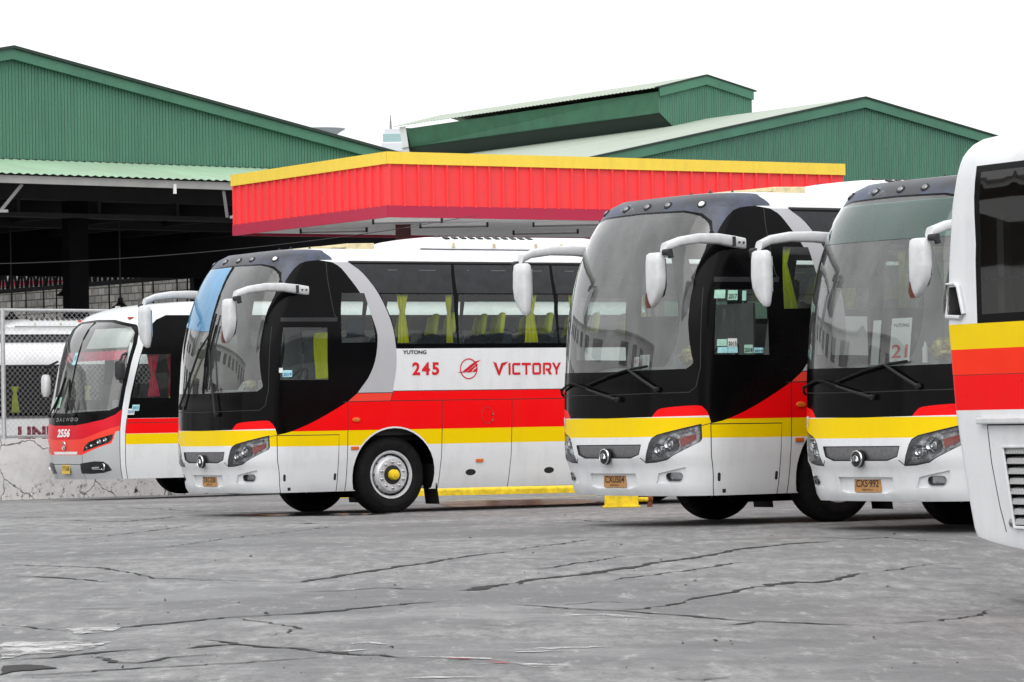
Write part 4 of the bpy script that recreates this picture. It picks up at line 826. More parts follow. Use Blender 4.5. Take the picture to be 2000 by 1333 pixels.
    m=M();m.box((-.35,-.24,.2),(.1,.24,.36));m.box((.05,-.25,.3),(.19,.25,1.0),0,lambda p:(p[0]+(p[2]-.35)*.18,p[1],p[2]));m.build('seat_body','cover_yellow',e,bevel=.04)
    m=M();m.box((2.25,-1.1,1.05),(2.32,1.1,2.95));m.box((2.4,.05,1.05),(10.8,.12,2.7));m.box((1.2,.9,1.05),(2.2,.96,1.9));m.build('cabin_shade_panels','interior_dark',root)  # near-black panels added to stand for the shaded cabin
    add_rear(root,S)
    # low-slung black mirrors
    for sg in (1,-1):
        e=empty('mirror',(.55,-1.22*sg,2.3));e.parent=root
        if sg>0:
            m=M();m.tube([(.10,.03,.08),(-.02,-.06,.05),(-.10,-.10,-.08)],.022,8);m.build('mirror_bracket','interior_dark',e,smooth=True)
            rloft([((-.10,-.10,-.05),(.05,0,0),(0,.05,0)),((-.10,-.11,-.09),(.06,0,0),(0,.11,0)),((-.10,-.11,-.30),(.06,0,0),(0,.11,0)),((-.10,-.11,-.36),(.04,0,0),(0,.07,0))],16).build('mirror_housing','interior_dark',e,smooth=True)
        else:
            m=M();m.tube([(-.0,.0,.0),(-.12,.16,-.08),(-.14,.2,-.3)],.02,8);m.build('mirror_bracket','interior_dark',e,smooth=True)
            rloft([((-.14,.2,-.22),(.04,0,0),(0,.05,0)),((-.14,.2,-.28),(.06,0,0),(0,.10,0)),((-.14,.2,-.52),(.06,0,0),(0,.10,0)),((-.14,.2,-.60),(.03,0,0),(0,.06,0))],16).build('mirror_housing','mirror_white',e,smooth=True)
    for s_,h_,a,b,mt,tx in ((1.60,1.475,.13,.10,'sticker_cyan','2015'),(1.52,1.41,.13,.10,'sticker_white','2018')):
        e=empty('sticker');e.parent=root;patch(S,'sticker_sheet',[(s_-a/2,h_-b/2),(s_+a/2,h_-b/2),(s_+a/2,h_+b/2),(s_-a/2,h_+b/2)],mt,e)
        dtext(S,'sticker_year',tx,s_,h_,b*.5,a*.8,'ink_blue',e,bold=.02,off=.007)
    e=empty('sticker');e.parent=root;patch(S,'sticker_sheet',[(-.16,2.22),(-.02,2.22),(.0,2.42),(-.13,2.42)],'sticker_cyan',e);dtext(S,'sticker_marks','AB',-.08,2.33,.08,.07,'ink_blue',e,off=.007)
    e=empty('sticker');e.parent=root;patch(S,'sticker_sheet',[(-.62,1.50),(-.30,1.50),(-.28,1.68),(-.58,1.68)],'sticker_green',e);dtext(S,'sticker_marks','ST 12',-.45,1.60,.06,.2,'ink_black',e,off=.007)
    wiper(S,root,[(-.22,2.0),(-.32,1.7),(-.42,1.47)],[(-.62,1.36),(-.38,1.6),(-.28,1.8)]);wiper(S,root,[(-.02,1.95),(.08,1.6),(.12,1.45)],[(.33,1.36),(.14,1.55),(.04,1.75)])
    return root
c2556=make_2556();place(c2556,-7.579,62.733,-.004,32.5)
tag(c2556,'coach numbered 2556 with silver and red nose and DAEWOO lettering by the cracked wall','coach')
# ---------------------------------------------------------------- rear end of the coach at the right edge
def make_right():
    TR=[(.22,.22,.70,1.16,.12),(.24,.24,.46,1.165,.14),(.285,.285,.12,1.175,.16),(.31,.31,.075,1.178,.17),(.36,.36,.06,1.18,.18),(.54,.54,.03,1.195,.18),(.81,.81,.0,1.22,.18),(1.16,1.16,-.05,1.24,.18),(1.71,1.71,-.10,1.25,.18),(2.13,2.13,-.08,1.25,.18),(2.54,2.54,-.03,1.245,.18),(2.74,2.74,.02,1.235,.18),(2.85,2.85,.06,1.22,.18),(2.93,2.93,.10,1.18,.2),(3.0,2.99,.18,1.10,.22),(3.1,3.02,.4,.9,.25),(3.4,3.02,.8,.5,.3),(3.8,3.03,1.0,0,.3)]
    S=Shell(TR,11.0,3.4);E=S.S1+9.9;root=empty('coach');Rg=[];q=Rg.append
    def sd(u,w_): return S.side(u,w_)
    def box(u0,w0,u1,w1): return [sd(u0,w0),sd(u1,w0),sd(u1,(w0+w1)/2),sd(u1,w1),sd(u0,w1),sd(u0,(w0+w1)/2)]
    hb=S.T[:,0]
    q(('white',[(0,.22),(E,.22),(E,3.8),(0,3.8)]))
    for nm,a,b in (('yellow',1.56,1.73),('orange',1.385,1.56),('red',1.15,1.385)): q((nm,[(0,a),(E,a),(E,b),(0,b)]))
    q(('black',box(.38,1.73,1.72,2.785)))
    q(('glass',box(.44,1.79,1.66,2.74)))
    for k in range(6):
        a=1.85+k*1.48;q(('black',box(a-.06,1.73,a+1.4,2.785)));q(('w%d'%k,box(a,1.79,a+1.34,2.74)))
    q(('seam',line([sd(.45,1.05),sd(.47,.8),sd(.52,.5),sd(.57,.335)],.010)));q(('seam',line([sd(.45,1.05),sd(1.9,1.05)],.010)));q(('seam',line([sd(1.9,1.05),sd(1.95,.23)],.010)))
    q(('seam',line([(0,1.387),(E,1.387)],.004)))
    q(('vent',[sd(.03,1.79),sd(.20,1.785),sd(.215,1.80),sd(.15,1.97),sd(.13,1.985),sd(.03,1.985)]))
    q(('grille',[sd(.60,.905),sd(1.75,.905),sd(1.78,.36),sd(.69,.37)]))
    for u in (3.4,8.6):
        a=S.side(u,1.0)[0];q(('hole',[(x,max(y,.22)) for x,y in ellip(a,.38,.60,.585,30)]))
    K=Skin(S,Rg,list(np.linspace(0,S.S1,30))+list(np.arange(S.S1+.1,E,.5))+[E],[.22,.24,.27,.3,.36,.45,.54,.68,.81,.98,1.16,1.4,1.71,1.92,2.13,2.34,2.54,2.63,2.72,2.77,2.82,2.86,2.9,2.94,2.98,3.04,3.1,3.25,3.4,3.6,3.8],E,.22,3.8)
    K.obj('body',['white','yellow','orange','red','black','seam'],['white_paint','yellow_paint','red2','red_paint','gloss_black','seam_black'],root)
    K.obj('side_window',['glass'],['dark_glass'],root,sides=(1,));K.obj('side_window',['glass'],['side_glass'],root,sides=(-1,))
    for k in range(6):
        for sg in (1,-1): K.obj('side_window',['w%d'%k],['side_glass'],root,sides=(sg,))
    # window frame rail
    m=M();m.box((.44,-1.235,2.012),(1.66,-1.215,2.03));m.build('window_rail','chrome',root)
    K.walls('engine_bay','grille',.10,'dark_strip',root,floor=True,floormat='ink_black');K.walls('air_intake_duct','vent',.10,'ink_black',root,floor=True)
    for sg in (1,-1):
        e=empty('louvre_grille');e.parent=root;n=8
        for k in range(n):
            w_=.875-k*.067;x0=.615+(.905-w_)*.16
            m=M();m.add([(x0,-(1.205-.02*k/n)*sg,w_+.02),(1.76,-(1.205-.02*k/n)*sg,w_+.02),(1.76,-(1.20-.02*k/n+.012)*sg,w_-.018),(x0,-(1.20-.02*k/n+.012)*sg,w_-.018),(x0,-(1.15)*sg,w_+.03),(1.76,-1.15*sg,w_+.03)],[(0,1,2,3),(0,4,5,1)]);m.build('louvre','mesh_metal',e)
        m=M();P=[(.606,.905),(1.752,.905),(1.782,.36),(.692,.37)];
        pts=[(a,-(1.222-(.9-b)*.05)*sg,b) for a,b in P];m.tube(pts+[pts[0]],.012,6);m.build('grille_frame','white_paint',e)
    # vent surround
    V_=[(.0,1.785),(.20,1.775),(.235,1.80),(.175,1.985),(.14,2.005),(.0,2.005)]
    m=M();pts=[pt(S,*S.side(max(a,.02),b),.012) for a,b in V_];m.tube(pts+[pts[0]],.016,8);m.build('air_intake_frame','mirror_white',root,smooth=True)
    m=M();m.box((.38,-1.285,1.055),(2.2,-1.23,1.10));m.build('side_moulding','mirror_white',root,bevel=.01)
    m=M();m.lathe([(0,.028),(-.01,.028),(-.016,.02),(-.02,0)],20,lambda p:(p[0]+.65,p[1]-1.185,p[2]+.40));m.build('door_latch','brushed_metal',root,smooth=True,ang=30)
    for u in (3.4,8.6):
        for sg in (1,-1): make_wheel(root,u,-1.10*sg,sg).location.z=.35
    m=M();m.box((.9,-.75,.12),(10.8,.75,.75));m.box((.3,-1.05,.85),(10.9,1.05,.95));m.build('chassis','underbody',root)
    m=M();m.box((.7,-.9,.95),(1.1,-.5,1.75));m.box((.72,-.88,1.75),(.92,-.52,2.35),0,lambda p:(p[0]+(p[2]-1.75)*.3,p[1],p[2]));m.build('passenger_seat','interior_dark',root,bevel=.06)
    m=M();m.box((.50,-1.16,1.72),(.58,-1.10,2.42));m.build('window_pillar','pillar_pale',root)
    m=M();m.box((.70,-1.02,1.73),(1.7,-.98,1.93));m.build('seat_cover_strip','cover_yellow',root)
    add_rear(root,S);return root
glass('dark_glass',(.34,.36,.36),.9);plain('red2',(.88,.03,.008),.35,0,.04,4,0,.14);plain('pillar_pale',(.42,.38,.36),.7)
m_,n_,b_=nodes_of('mesh_metal');v_=coord(n_,(1,1,1));ck=n_.nodes.new('ShaderNodeTexChecker');ck.inputs['Scale'].default_value=110;n_.links.new(v_,ck.inputs['Vector']);n_.links.new(mixc(n_,ck.outputs['Fac'],(.10,.10,.10),(.66,.66,.66)),b_.inputs['Base Color']);b_.inputs['Roughness'].default_value=.4;b_.inputs['Metallic'].default_value=.3
cr_=make_right();t_=R(26.5);V_=Vector((math.sin(R(-63.5)),-math.cos(R(-63.5)),0))
P0=Vector((2.946,25.4,0));o_=P0-V_*1.25;place(cr_,o_.x,o_.y,0,-63.5)
tag(cr_,'rear end of a white coach with yellow and red bands and louvred engine grille','coach')
# ---------------------------------------------------------------- white coaches behind the fence
place(cfar,-13.8,81.4,.0,32)
tag(cfar,'roof and dark upper windows of the coach farthest back behind the chain-link fence','coach')
def make_liner():
    root=empty('coach');L=10.5
    prof=[(.35,1.18),(.8,1.24),(1.2,1.25),(2.0,1.25),(2.55,1.23),(2.75,1.2),(2.9,1.1),(3.0,.95),(3.06,.6),(3.08,0)]
    def sidewall(m,w0,w1,mi,u0=0,u1=L):
        hs=[w0]+[w for w,_ in prof if w0<w<w1]+[w1];hw=[np.interp(h,[p[0] for p in prof],[p[1] for p in prof]) for h in hs]
        for sg in (1,-1):
            vs=[]
            for h,x in zip(hs,hw): vs+=[(u0,-x*sg,h),(u1,-x*sg,h)]
            m.add(vs,[(2*k,2*k+1,2*k+3,2*k+2) for k in range(len(hs)-1)],mi)
    m=M();sidewall(m,.35,1.60,0);sidewall(m,2.62,3.08,0);sidewall(m,1.60,1.68,1);sidewall(m,2.58,2.62,1)
    for k in range(7): sidewall(m,1.68,2.58,1,-.0+k*1.55,.10+k*1.55)
    for u in (0,L):
        vs=[(u,-x,w) for w,x in prof]+[(u,x,w) for w,x in prof[::-1][1:]];
        m.add([(u,0,1.8)]+vs,[(0,i+1,i+2) for i in range(len(vs)-1)]+[(0,len(vs),1)],0)
    m.build('body',['white_paint','gloss_black'],root,smooth=True,ang=30)
    for k in range(7):
        for sg in (1,-1):
            m=M();a,b=.10+k*1.55,min(L,1.55+k*1.55);m.add([(a,-1.25*sg,1.68),(b,-1.25*sg,1.68),(b,-1.228*sg,2.58),(a,-1.228*sg,2.58)],[(0,1,2,3)]);m.build('side_window','side_glass',root)
    m=M()
    for z,mi in ((1.585,0),(1.60,0)): m.box((0,-1.262,z),(L,-1.25,z+.02))
    m.build('window_ledge','brushed_metal',root)
    m=M();m.box((.1,-1.15,.9),(L-.1,1.15,1.0));m.box((.2,-1.1,.3),(L-.2,1.1,.9));m.build('chassis','underbody',root)
    for u in (2.4,8):
        for sg in (1,-1): make_wheel(root,u,-1.12*sg,sg)
    m=M();m.box((.3,-.3,1.0),(L-.3,-.2,2.7));m.box((.05,-1.15,1.0),(.1,1.15,2.7));m.build('shade_panels','interior_dark',root)  # dark planes put in for the shade inside the coach
    V,Fc=text_mesh('LINER',.25,1.08,bold=.05,shear=.0)
    m=M();m.add([(x+1.13,-1.2535,y+1.30) for x,y in V],Fc);m.build('liner_lettering','ink_maroon',root)
    for u in (.5,1.5,2.05): curtain_mesh(u,u+.17,1.70,2.1 if u==1.5 else 2.2,-1.16,tie=.2,tied=.4,waves=2).build('curtain','curtain_yellow',root,smooth=True,ang=180)
    m=M();m.tube([(1.95,-1.2,2.5),(2.1,-1.33,2.52),(2.3,-1.33,2.50)],.02,6);m.lathe([(0,.07),(.03,.06),(.05,0)],16,lambda p:(p[0]+1.95,p[1]-1.36,p[2]+2.56));m.build('lookout_mirror','interior_dark',root,smooth=True)
    return root
plain('ink_maroon',(.16,.01,.03),.5)
cl=make_liner();place(cl,-10.75,73.2,-.22,32)
tag(cl,'plain white coach with LINER in maroon letters half hidden behind the wall and fence','coach')
# ---------------------------------------------------------------- canopy of the filling station
def slab(m,P,mi=0): m.add(P,[(0,1,2,3)],mi)
paint('canopy_red',(.86,.055,.06),.5,0,.42,.3);paint('canopy_maroon',(.42,.02,.06),.5,0,.4,.3);paint('canopy_yellow',(.86,.62,.07),.45,0,.3,.3);plain('soffit_white',(.86,.86,.85),.6,0,.06,1.5);plain('brown_paint',(.09,.02,.02),.6)
A=Vector((-2.14,66,0));B=Vector((-5.25,71.4,0));D_=Vector((6.35,71.4,0));E_=B+(D_-A)
zb,zt=4.77,5.93;zy=5.715;zm=4.98
can=empty('canopy',(0,68,0));tag(can,'red ribbed filling station canopy with yellow top band and maroon lower band','canopy')
can_inv=Matrix.Translation((0,-68,0))
def cb(m,name,mat,**k): m.v=[tuple(Vector(p)-Vector((0,68,0))) for p in m.v];return m.build(name,mat,can,**k)
fas=[(A,D_),(B,A),(E_,B),(D_,E_)]
my=M();mr=M();mm_=M();rib=M()
for a,b in fas:
    d=(b-a);L=d.length;d.normalize();n=Vector((d.y,-d.x,0))
    def q3(m,off0,off1,z0,z1,a=a,d=d,n=n,L=L):
        P=[a-d*off1+n*off1,a+d*(L+off1)+n*off1];Q=[a-d*off0+n*off0,a+d*(L+off0)+n*off0]
        m.add([(*P[0][:2],z0),(*P[1][:2],z0),(*P[1][:2],z1),(*P[0][:2],z1),(*Q[0][:2],z0),(*Q[1][:2],z0),(*Q[1][:2],z1),(*Q[0][:2],z1)],[(0,1,2,3),(3,2,6,7),(4,5,1,0),(5,4,7,6)])
    q3(my,-.03,.05,zy,zt);q3(mm_,-.02,.035,zb,zm)
    # ribbed cladding: flat pans with raised seams
    nr=max(2,int(round(L/.30)));vs=[];fs=[]
    prof=[(0,0),(.008,.045),(.035,.045),(.043,0)]
    xs_=[];
    for k in range(nr):
        x0=L*k/nr
        for x,y in prof: xs_.append((x0+x,y))
    xs_.append((L,0))
    for x,y in xs_:
        p=a+d*x+n*y;vs+=[(p.x,p.y,zm-.02),(p.x,p.y,zy+.02)]
    rib.add(vs,[(2*i,2*i+2,2*i+3,2*i+1) for i in range(len(xs_)-1)])
cb(my,'yellow_band','canopy_yellow');cb(mm_,'maroon_band','canopy_maroon');cb(rib,'ribbed_fascia','canopy_red')
m=M();slab(m,[(p.x,p.y,zb+.05) for p in (A,D_,E_,B)]);cb(m,'soffit','soffit_white')
m=M();slab(m,[(p.x,p.y,zt-.25) for p in (A,D_,E_,B)]);cb(m,'roof_deck','soffit_white')
ax=(D_-A).normalized();ay=(B-A).normalized()
for s_,t_2 in ((1.0,1.1),(1.1,4.2),(2.55,2.1),(4.5,1.2),(5.6,3.8)):
    c=A+ax*s_+ay*t_2;e=empty('tube_light',(c.x,c.y-68,zb+.02));e.parent=can;e.rotation_euler=(0,0,R(-2) if s_!=99 else 0)
    m=M();m.box((-.62,-.03,-.025),(.62,.03,.03));m.box((-.64,-.035,-.06),(-.60,.035,.03),1);m.box((.60,-.035,-.06),(.64,.035,.03),1);m.build('light_housing',['soffit_white','interior_dark'],e)
    m=M();m.tube([(-.6,0,-.045),(.6,0,-.045)],.014,8);m.build('light_tube','brushed_metal',e,smooth=True)
for s_,t_2 in ((1.9,2.9),(7.6,2.9)):
    c=A+ax*s_+ay*t_2;m=M();a=.14
    m.box((c.x-a,c.y-a,-.05),(c.x+a,c.y+a,zb+.05));cb(m,'column','brown_paint')
# island kerbs
plain('kerb_yellow',(.70,.50,.01),.7,0,.3,9);plain('kerb_grey',(.2,.2,.2),.8)
def kerbbox(name,a,b,wd,h,mats,label,cat):
    a=Vector((*a,0));b=Vector((*b,0));d=(b-a);L=d.length;c=(a+b)/2;z=float(gz(c.x,c.y));m=M();m.box((-L/2,0,-.1),(L/2,wd,h));m.box((-L/2+.0,.0,h),(L/2,wd,h+.002)) if 0 else None
    o=m.build(name,mats,None,bevel=.025);o.location=(c.x,c.y,z);o.rotation_euler=(0,0,math.atan2(d.y,d.x));tag(o,label,cat);return o
kerbbox('island_kerb',(-2.75,58.3),(2.0,59.0),1.2,.10,'kerb_yellow','long yellow painted island kerb seen beneath the coach numbered 245','kerb')
strips('yellow_line',[([(-1.15,54.3),(.3,55.4),(2.6,57.3)],1)],'kerb_yellow',.16,.005,.012,seed=8,taper=False)
# yellow steel block and pipe
e=empty('steel_block',(1.38,48.6,float(gz(1.38,48.6))));tag(e,'yellow painted steel block with a rusty pipe stub under the coach with plate CXU504','steel block')
m=M();m.box((-.22,-.12,.02),(.22,.14,.16),0,lambda p:(p[0]*(1-.1*p[2]),p[1],p[2]));m.box((-.245,-.15,0),(.245,.16,.025));m.box((-.02,-.12,.16),(.22,.14,.175));m.build('block_body','kerb_yellow',e,bevel=.008)
plain('rust',(.16,.05,.02),.9,0,.6,40);m=M();m.tube([(.2,0,.10),(.36,0,.10)],.03,10);m.build('pipe_stub','kerb_yellow',e,smooth=True,ang=50)
m=M();m.tube([(.37,0,.0),(.37,0,.18)],[.035,.03],10);m.lathe([(-.03,.0),(-.03,.05),(.03,.05),(.03,0)],12,lambda p:(p[1]+.38,p[0],p[2]+.11));m.build('pipe_valve','rust',e)
# ---------------------------------------------------------------- corrugated sheds
def corr(name,base,dark,pitch,depth=.5,rough=.5,ax='u'):
    m,n,b=nodes_of(name);tc=n.nodes.new('ShaderNodeUVMap');sx=n.nodes.new('ShaderNodeSeparateXYZ');n.links.new(tc.outputs[0],sx.inputs[0])
    s_=math_(n,'SINE',math_(n,'MULTIPLY',sx.outputs[0],2*math.pi/pitch));s_=math_(n,'MULTIPLY_ADD',s_,.5,.5)
    big=noise(n,.35,6,.6,coord(n,(1,1,1),'UV'));st=noise(n,1,5,.7,coord(n,(5,.35,1),'UV'));f=math_(n,'MULTIPLY',big,st)
    c_=mixc(n,ramp(n,f,[(.18,(0,0,0)),(.42,(1,1,1))]),base,dark)
    spk=noise(n,9,6,.8,coord(n,(1,1,1),'UV'));c_=mixc(n,ramp(n,spk,[(.66,(0,0,0)),(.72,(.7,.7,.7))]),c_,tuple(x*.25 for x in dark))
    # sheet laps
    n.links.new(c_,b.inputs['Base Color']);b.inputs['Roughness'].default_value=rough
    bp=n.nodes.new('ShaderNodeBump');bp.inputs['Strength'].default_value=1;bp.inputs['Distance'].default_value=depth;n.links.new(s_,bp.inputs['Height']);n.links.new(bp.outputs[0],b.inputs['Normal']);return m
corr('green_corrugated',(.078,.238,.152),(.062,.18,.125),.088,.055);corr('green_roof_sheet',(.30,.46,.32),(.26,.34,.25),.22,.02);corr('old_roof_sheet',(.34,.40,.33),(.30,.33,.27),.30,.015)
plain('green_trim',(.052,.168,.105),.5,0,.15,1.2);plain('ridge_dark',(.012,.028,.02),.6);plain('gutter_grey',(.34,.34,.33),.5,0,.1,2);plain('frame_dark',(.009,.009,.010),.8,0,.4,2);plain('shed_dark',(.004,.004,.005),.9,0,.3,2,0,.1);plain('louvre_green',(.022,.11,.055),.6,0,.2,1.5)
def uvquad(o,uvs):
    me=o.data;l=me.uv_layers.new(name='uv');i=0
    for p in me.polygons:
        for li in p.loop_indices: l.data[li].uv=uvs[me.loops[li].vertex_index]
class Wall:  # vertical or sloping sheet in a local (t, z) frame with real corrugation at its lower edge
    pass
def sheet(name,pts,uvs,fs,mat,parent,org):
    m=M();m.add([tuple(Vector(p)-Vector(org)) for p in pts],fs);o=m.build(name,mat,parent);uvquad(o,uvs);return o
def tri_gable(fr,t0,t1,ta,zb_,zA,z0,z1,name,mat,parent,off=0):
    P=[fr(t0,zb_,off),fr(t1,zb_,off),fr(t1,z1,off),fr(ta,zA,off),fr(t0,z0,off)]
    U=[(t0,zb_),(t1,zb_),(t1,z1),(ta,zA),(t0,z0)]
    return sheet(name,P,U,[(0,1,2,3,4)],mat,parent,parent.location)
def frame(A0,ang):
    d=Vector((math.cos(R(ang)),math.sin(R(ang)),0));n=Vector((math.sin(R(ang)),-math.cos(R(ang)),0))
    return lambda t,z,o=0:Vector((A0[0],A0[1],0))+d*t+n*o+Vector((0,0,z))
# left shed
fl=frame((-11.3,85),40);ls=empty('corrugated_shed',(-11.3,85,0));tag(ls,'large green corrugated gable shed on the left with pale lean-to roof and dark opening','shed')
TL,TR_=-13,13.2;k_=.186
zr=lambda t:9.8-k_*abs(t)
tri_gable(fl,TL,TR_,0,7.28,zr(0)-.1,zr(TL)-.1,zr(TR_)-.1,'gable_wall','green_corrugated',ls)
def rake(m,fr,t0,t1,h,zf,o0,o1):
    m.add([fr(t0,zf(t0)-h,o0),fr(t1,zf(t1)-h,o0),fr(t1,zf(t1),o0),fr(t0,zf(t0),o0),fr(t0,zf(t0)-h,o1),fr(t1,zf(t1)-h,o1),fr(t1,zf(t1),o1),fr(t0,zf(t0),o1)],[(0,1,2,3),(4,7,6,5),(0,4,5,1),(2,6,7,3)])
def sub(m,o): m.v=[tuple(Vector(p)-Vector(o)) for p in m.v];return m
m=M();
for a,b in ((TL,0),(0,TR_)): rake(m,fl,a,b,.235,zr,.05,.14)
sub(m,ls.location).build('rake_board','green_trim',ls)
m=M()
for a,b in ((TL-.2,0),(0,TR_+.2)): rake(m,fl,a,b,.07,lambda t:zr(t)+.075,-.2,.20)
sub(m,ls.location).build('ridge_capping','ridge_dark',ls)
for a,b in ((0,TR_+.2),(0,TL-.2)):
    P=[fl(a,zr(a)+.04,.1),fl(b,zr(b)+.04,.1),fl(b,zr(b)+.04,-9.2),fl(a,zr(a)+.04,-9.2)];sheet('main_roof',P,[(0,0),(0,abs(b)),(32,abs(b)),(32,0)],[(0,1,2,3)],'old_roof_sheet',ls,ls.location)
# lean-to: corrugated sheet with a wavy lower edge
m=M();n_s=int(26/.055);vs=[];
for i in range(n_s+1):
    t=TL+26*i/n_s;wv=.018*math.sin(2*math.pi*(t)/.22)
    vs+=[fl(t,7.29+wv,0),fl(t,6.735+wv,3.0)]
m.add(vs,[(2*i,2*i+1,2*i+3,2*i+2) for i in range(n_s)]);o=sub(m,ls.location).build('lean_to_roof','green_roof_sheet',ls);uvquad(o,[((i//2)*26/n_s,(i%2)*3.0) for i in range(len(m.v))])
m=M()
P=lambda t,z,o:fl(t,z,o)
def boxf(m,fr,t0,t1,z0,z1,o0,o1,mi=0):
    vs=[fr(t,z,o) for z in (z0,z1) for t,o in ((t0,o0),(t1,o0),(t1,o1),(t0,o1))];m.add(vs,[(0,1,2,3),(4,7,6,5),(0,4,5,1),(1,5,6,2),(2,6,7,3),(3,7,4,0)],mi)
boxf(m,fl,TL,13,6.53,6.70,2.82,2.9);sub(m,ls.location).build('eave_beam','gutter_grey',ls)
m=M();boxf(m,fl,TL,13,7.20,7.31,.003,.03);sub(m,ls.location).build('flashing','ridge_dark',ls)
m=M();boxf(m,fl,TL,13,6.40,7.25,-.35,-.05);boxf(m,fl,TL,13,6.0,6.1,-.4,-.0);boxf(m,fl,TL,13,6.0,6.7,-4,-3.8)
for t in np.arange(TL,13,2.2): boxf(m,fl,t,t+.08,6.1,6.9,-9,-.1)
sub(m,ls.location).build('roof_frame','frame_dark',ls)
for tt in (4.35,-1.9):
    e=empty('strut_pair',fl(tt,0,2.6)-ls.location);e.parent=ls
    m=M()
    for sg in (-1,1): m.tube([fl(tt+sg*.08,5.95,2.4)-fl(tt,0,2.6),fl(tt+sg*.42,6.52,2.75)-fl(tt,0,2.6)],.045,4)
    m.box((-.12,-.06,5.90),(.12,.06,5.96));m.build('strut','gutter_grey',e)
m=M();boxf(m,fl,2.42,2.50,6.40,6.62,2.91,2.93);sub(m,ls.location).build('hanging_tag','paper',ls)
# near-black rear band standing in for the shed's deep shade, roof underside, columns
m=M();boxf(m,fl,TL,24,5.08,7.6,-9.2,-9);boxf(m,fl,TL,TR_,7.5,7.6,-9,-.3);sub(m,ls.location).build('shade_lining','shed_dark',ls)
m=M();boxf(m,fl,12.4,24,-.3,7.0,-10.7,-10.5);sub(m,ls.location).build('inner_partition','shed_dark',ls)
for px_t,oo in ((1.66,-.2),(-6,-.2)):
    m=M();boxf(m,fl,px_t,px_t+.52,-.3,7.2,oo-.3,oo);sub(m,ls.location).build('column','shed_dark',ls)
for (x,y,zl) in ((-10.85,91,4.62),(-12.15,91,4.06),(-9.5,91,4.30)):
    e=empty('pendant_lamp',(x,y,zl));tag(e,'black bell-shaped lamp hanging in the shed, '+{4.62:'beside the thick column',4.06:'lowest one above the white coach roof',4.30:'the one right of the thick column'}[zl],'lamp','pendant lamps inside the shed')
    m=M();m.lathe([(.02,.03),(0,.06),(-.10,.07),(-.16,.12),(-.22,.22),(-.24,.23),(-.235,.2),(-.15,.1)],28,lambda p:(p[0],p[2],p[1]));m.build('lamp_shade','ink_black',e,smooth=True)
    m=M();m.tube([(0,0,.02),(0,0,2.2)],.018,6);m.build('lamp_rod','ink_black',e)
# lattice girder along the shed's side
g0=Vector((-15.6,111,0));g1=Vector((-8.2,100.6,0));gd=(g1-g0);gl_=gd.length;gd.normalize()
tr=empty('lattice_girder',g0);tag(tr,'dark steel lattice girder above the block wall at the back of the shed','girder')
m=M();zb2,zt2=5.22,6.1
loc_=lambda s_,z:Vector((gd.x*s_,gd.y*s_,z))
for z in (zb2,zt2): m.tube([loc_(0,z),loc_(gl_,z)],.085,4)
npn=22
for k in range(npn):
    a=gl_*k/npn;b=gl_*(k+1)/npn;mid_=(a+b)/2
    m.tube([loc_(a,zb2),loc_(a,zt2)],.05,4);m.tube([loc_(a,zt2),loc_(mid_,zb2)],.055,4);m.tube([loc_(mid_,zb2),loc_(b,zt2)],.055,4)
m.build('girder_members','shed_dark',tr)
# hollow-block wall behind it
mt,n,b=nodes_of('block_wall');bk=n.nodes.new('ShaderNodeTexBrick');mp=coord(n,(1,1,1),'UV');n.links.new(mp,bk.inputs['Vector']);bk.inputs['Scale'].default_value=1;bk.inputs['Brick Width'].default_value=.42;bk.inputs['Row Height'].default_value=.21;bk.inputs['Mortar Size'].default_value=.018
bk.inputs['Color1'].default_value=(.34,.33,.31,1);bk.inputs['Color2'].default_value=(.19,.185,.175,1);bk.inputs['Mortar'].default_value=(.06,.06,.055,1)
f=noise(n,2.5,7,.7,mp);c_=mixc(n,ramp(n,f,[(.52,(0,0,0)),(.6,(.7,.7,.7))]),bk.outputs[0],(.13,.12,.09));n.links.new(c_,b.inputs['Base Color']);b.inputs['Roughness'].default_value=.9
w0=g0+Vector((-1.2,-.2,0))+Vector((.9,.65,0))*1.6;w1=g1+Vector((.9,.65,0))*1.6
bw=sheet('block_wall',[(*w0[:2],-.3),(*w1[:2],-.3),(*w1[:2],5.42),(*w0[:2],5.42)],[(0,0),(16.6,0),(16.6,5.7),(0,5.7)],[(0,1,2,3)],'block_wall',None,(0,0,0))
so=bw.modifiers.new('thick','SOLIDIFY');so.thickness=.2;tag(bw,'grey hollow-block wall at the back of the dark shed','wall')
for k in range(16):
    p=w0+(w1-w0)*(k+.5+.2*math.sin(k*3))/16+Vector((-.64,-.46,0))*.35;m=M();m.tube([(0,0,2.2),(0,0,5.4)],.022,5);o=m.build('steel_rod','shed_dark',None);o.location=p;tag(o,'thin black vertical rod in front of the block wall inside the shed','rod','vertical rods before the block wall')
    if k>13: pass
# far white building with a red stripe, seen through the girder
fb=empty('far_building',(-17,140,0));tag(fb,'white building with a red stripe glimpsed through the lattice girder','building')
m=M();m.box((-8,0,0),(16,6,6.35));m.box((-8,0,6.72),(16,6,9.5));m.build('wall','white_paint',fb);m=M();m.box((-8,-.03,6.35),(16,6,6.72));m.build('stripe','curtain_red',fb)
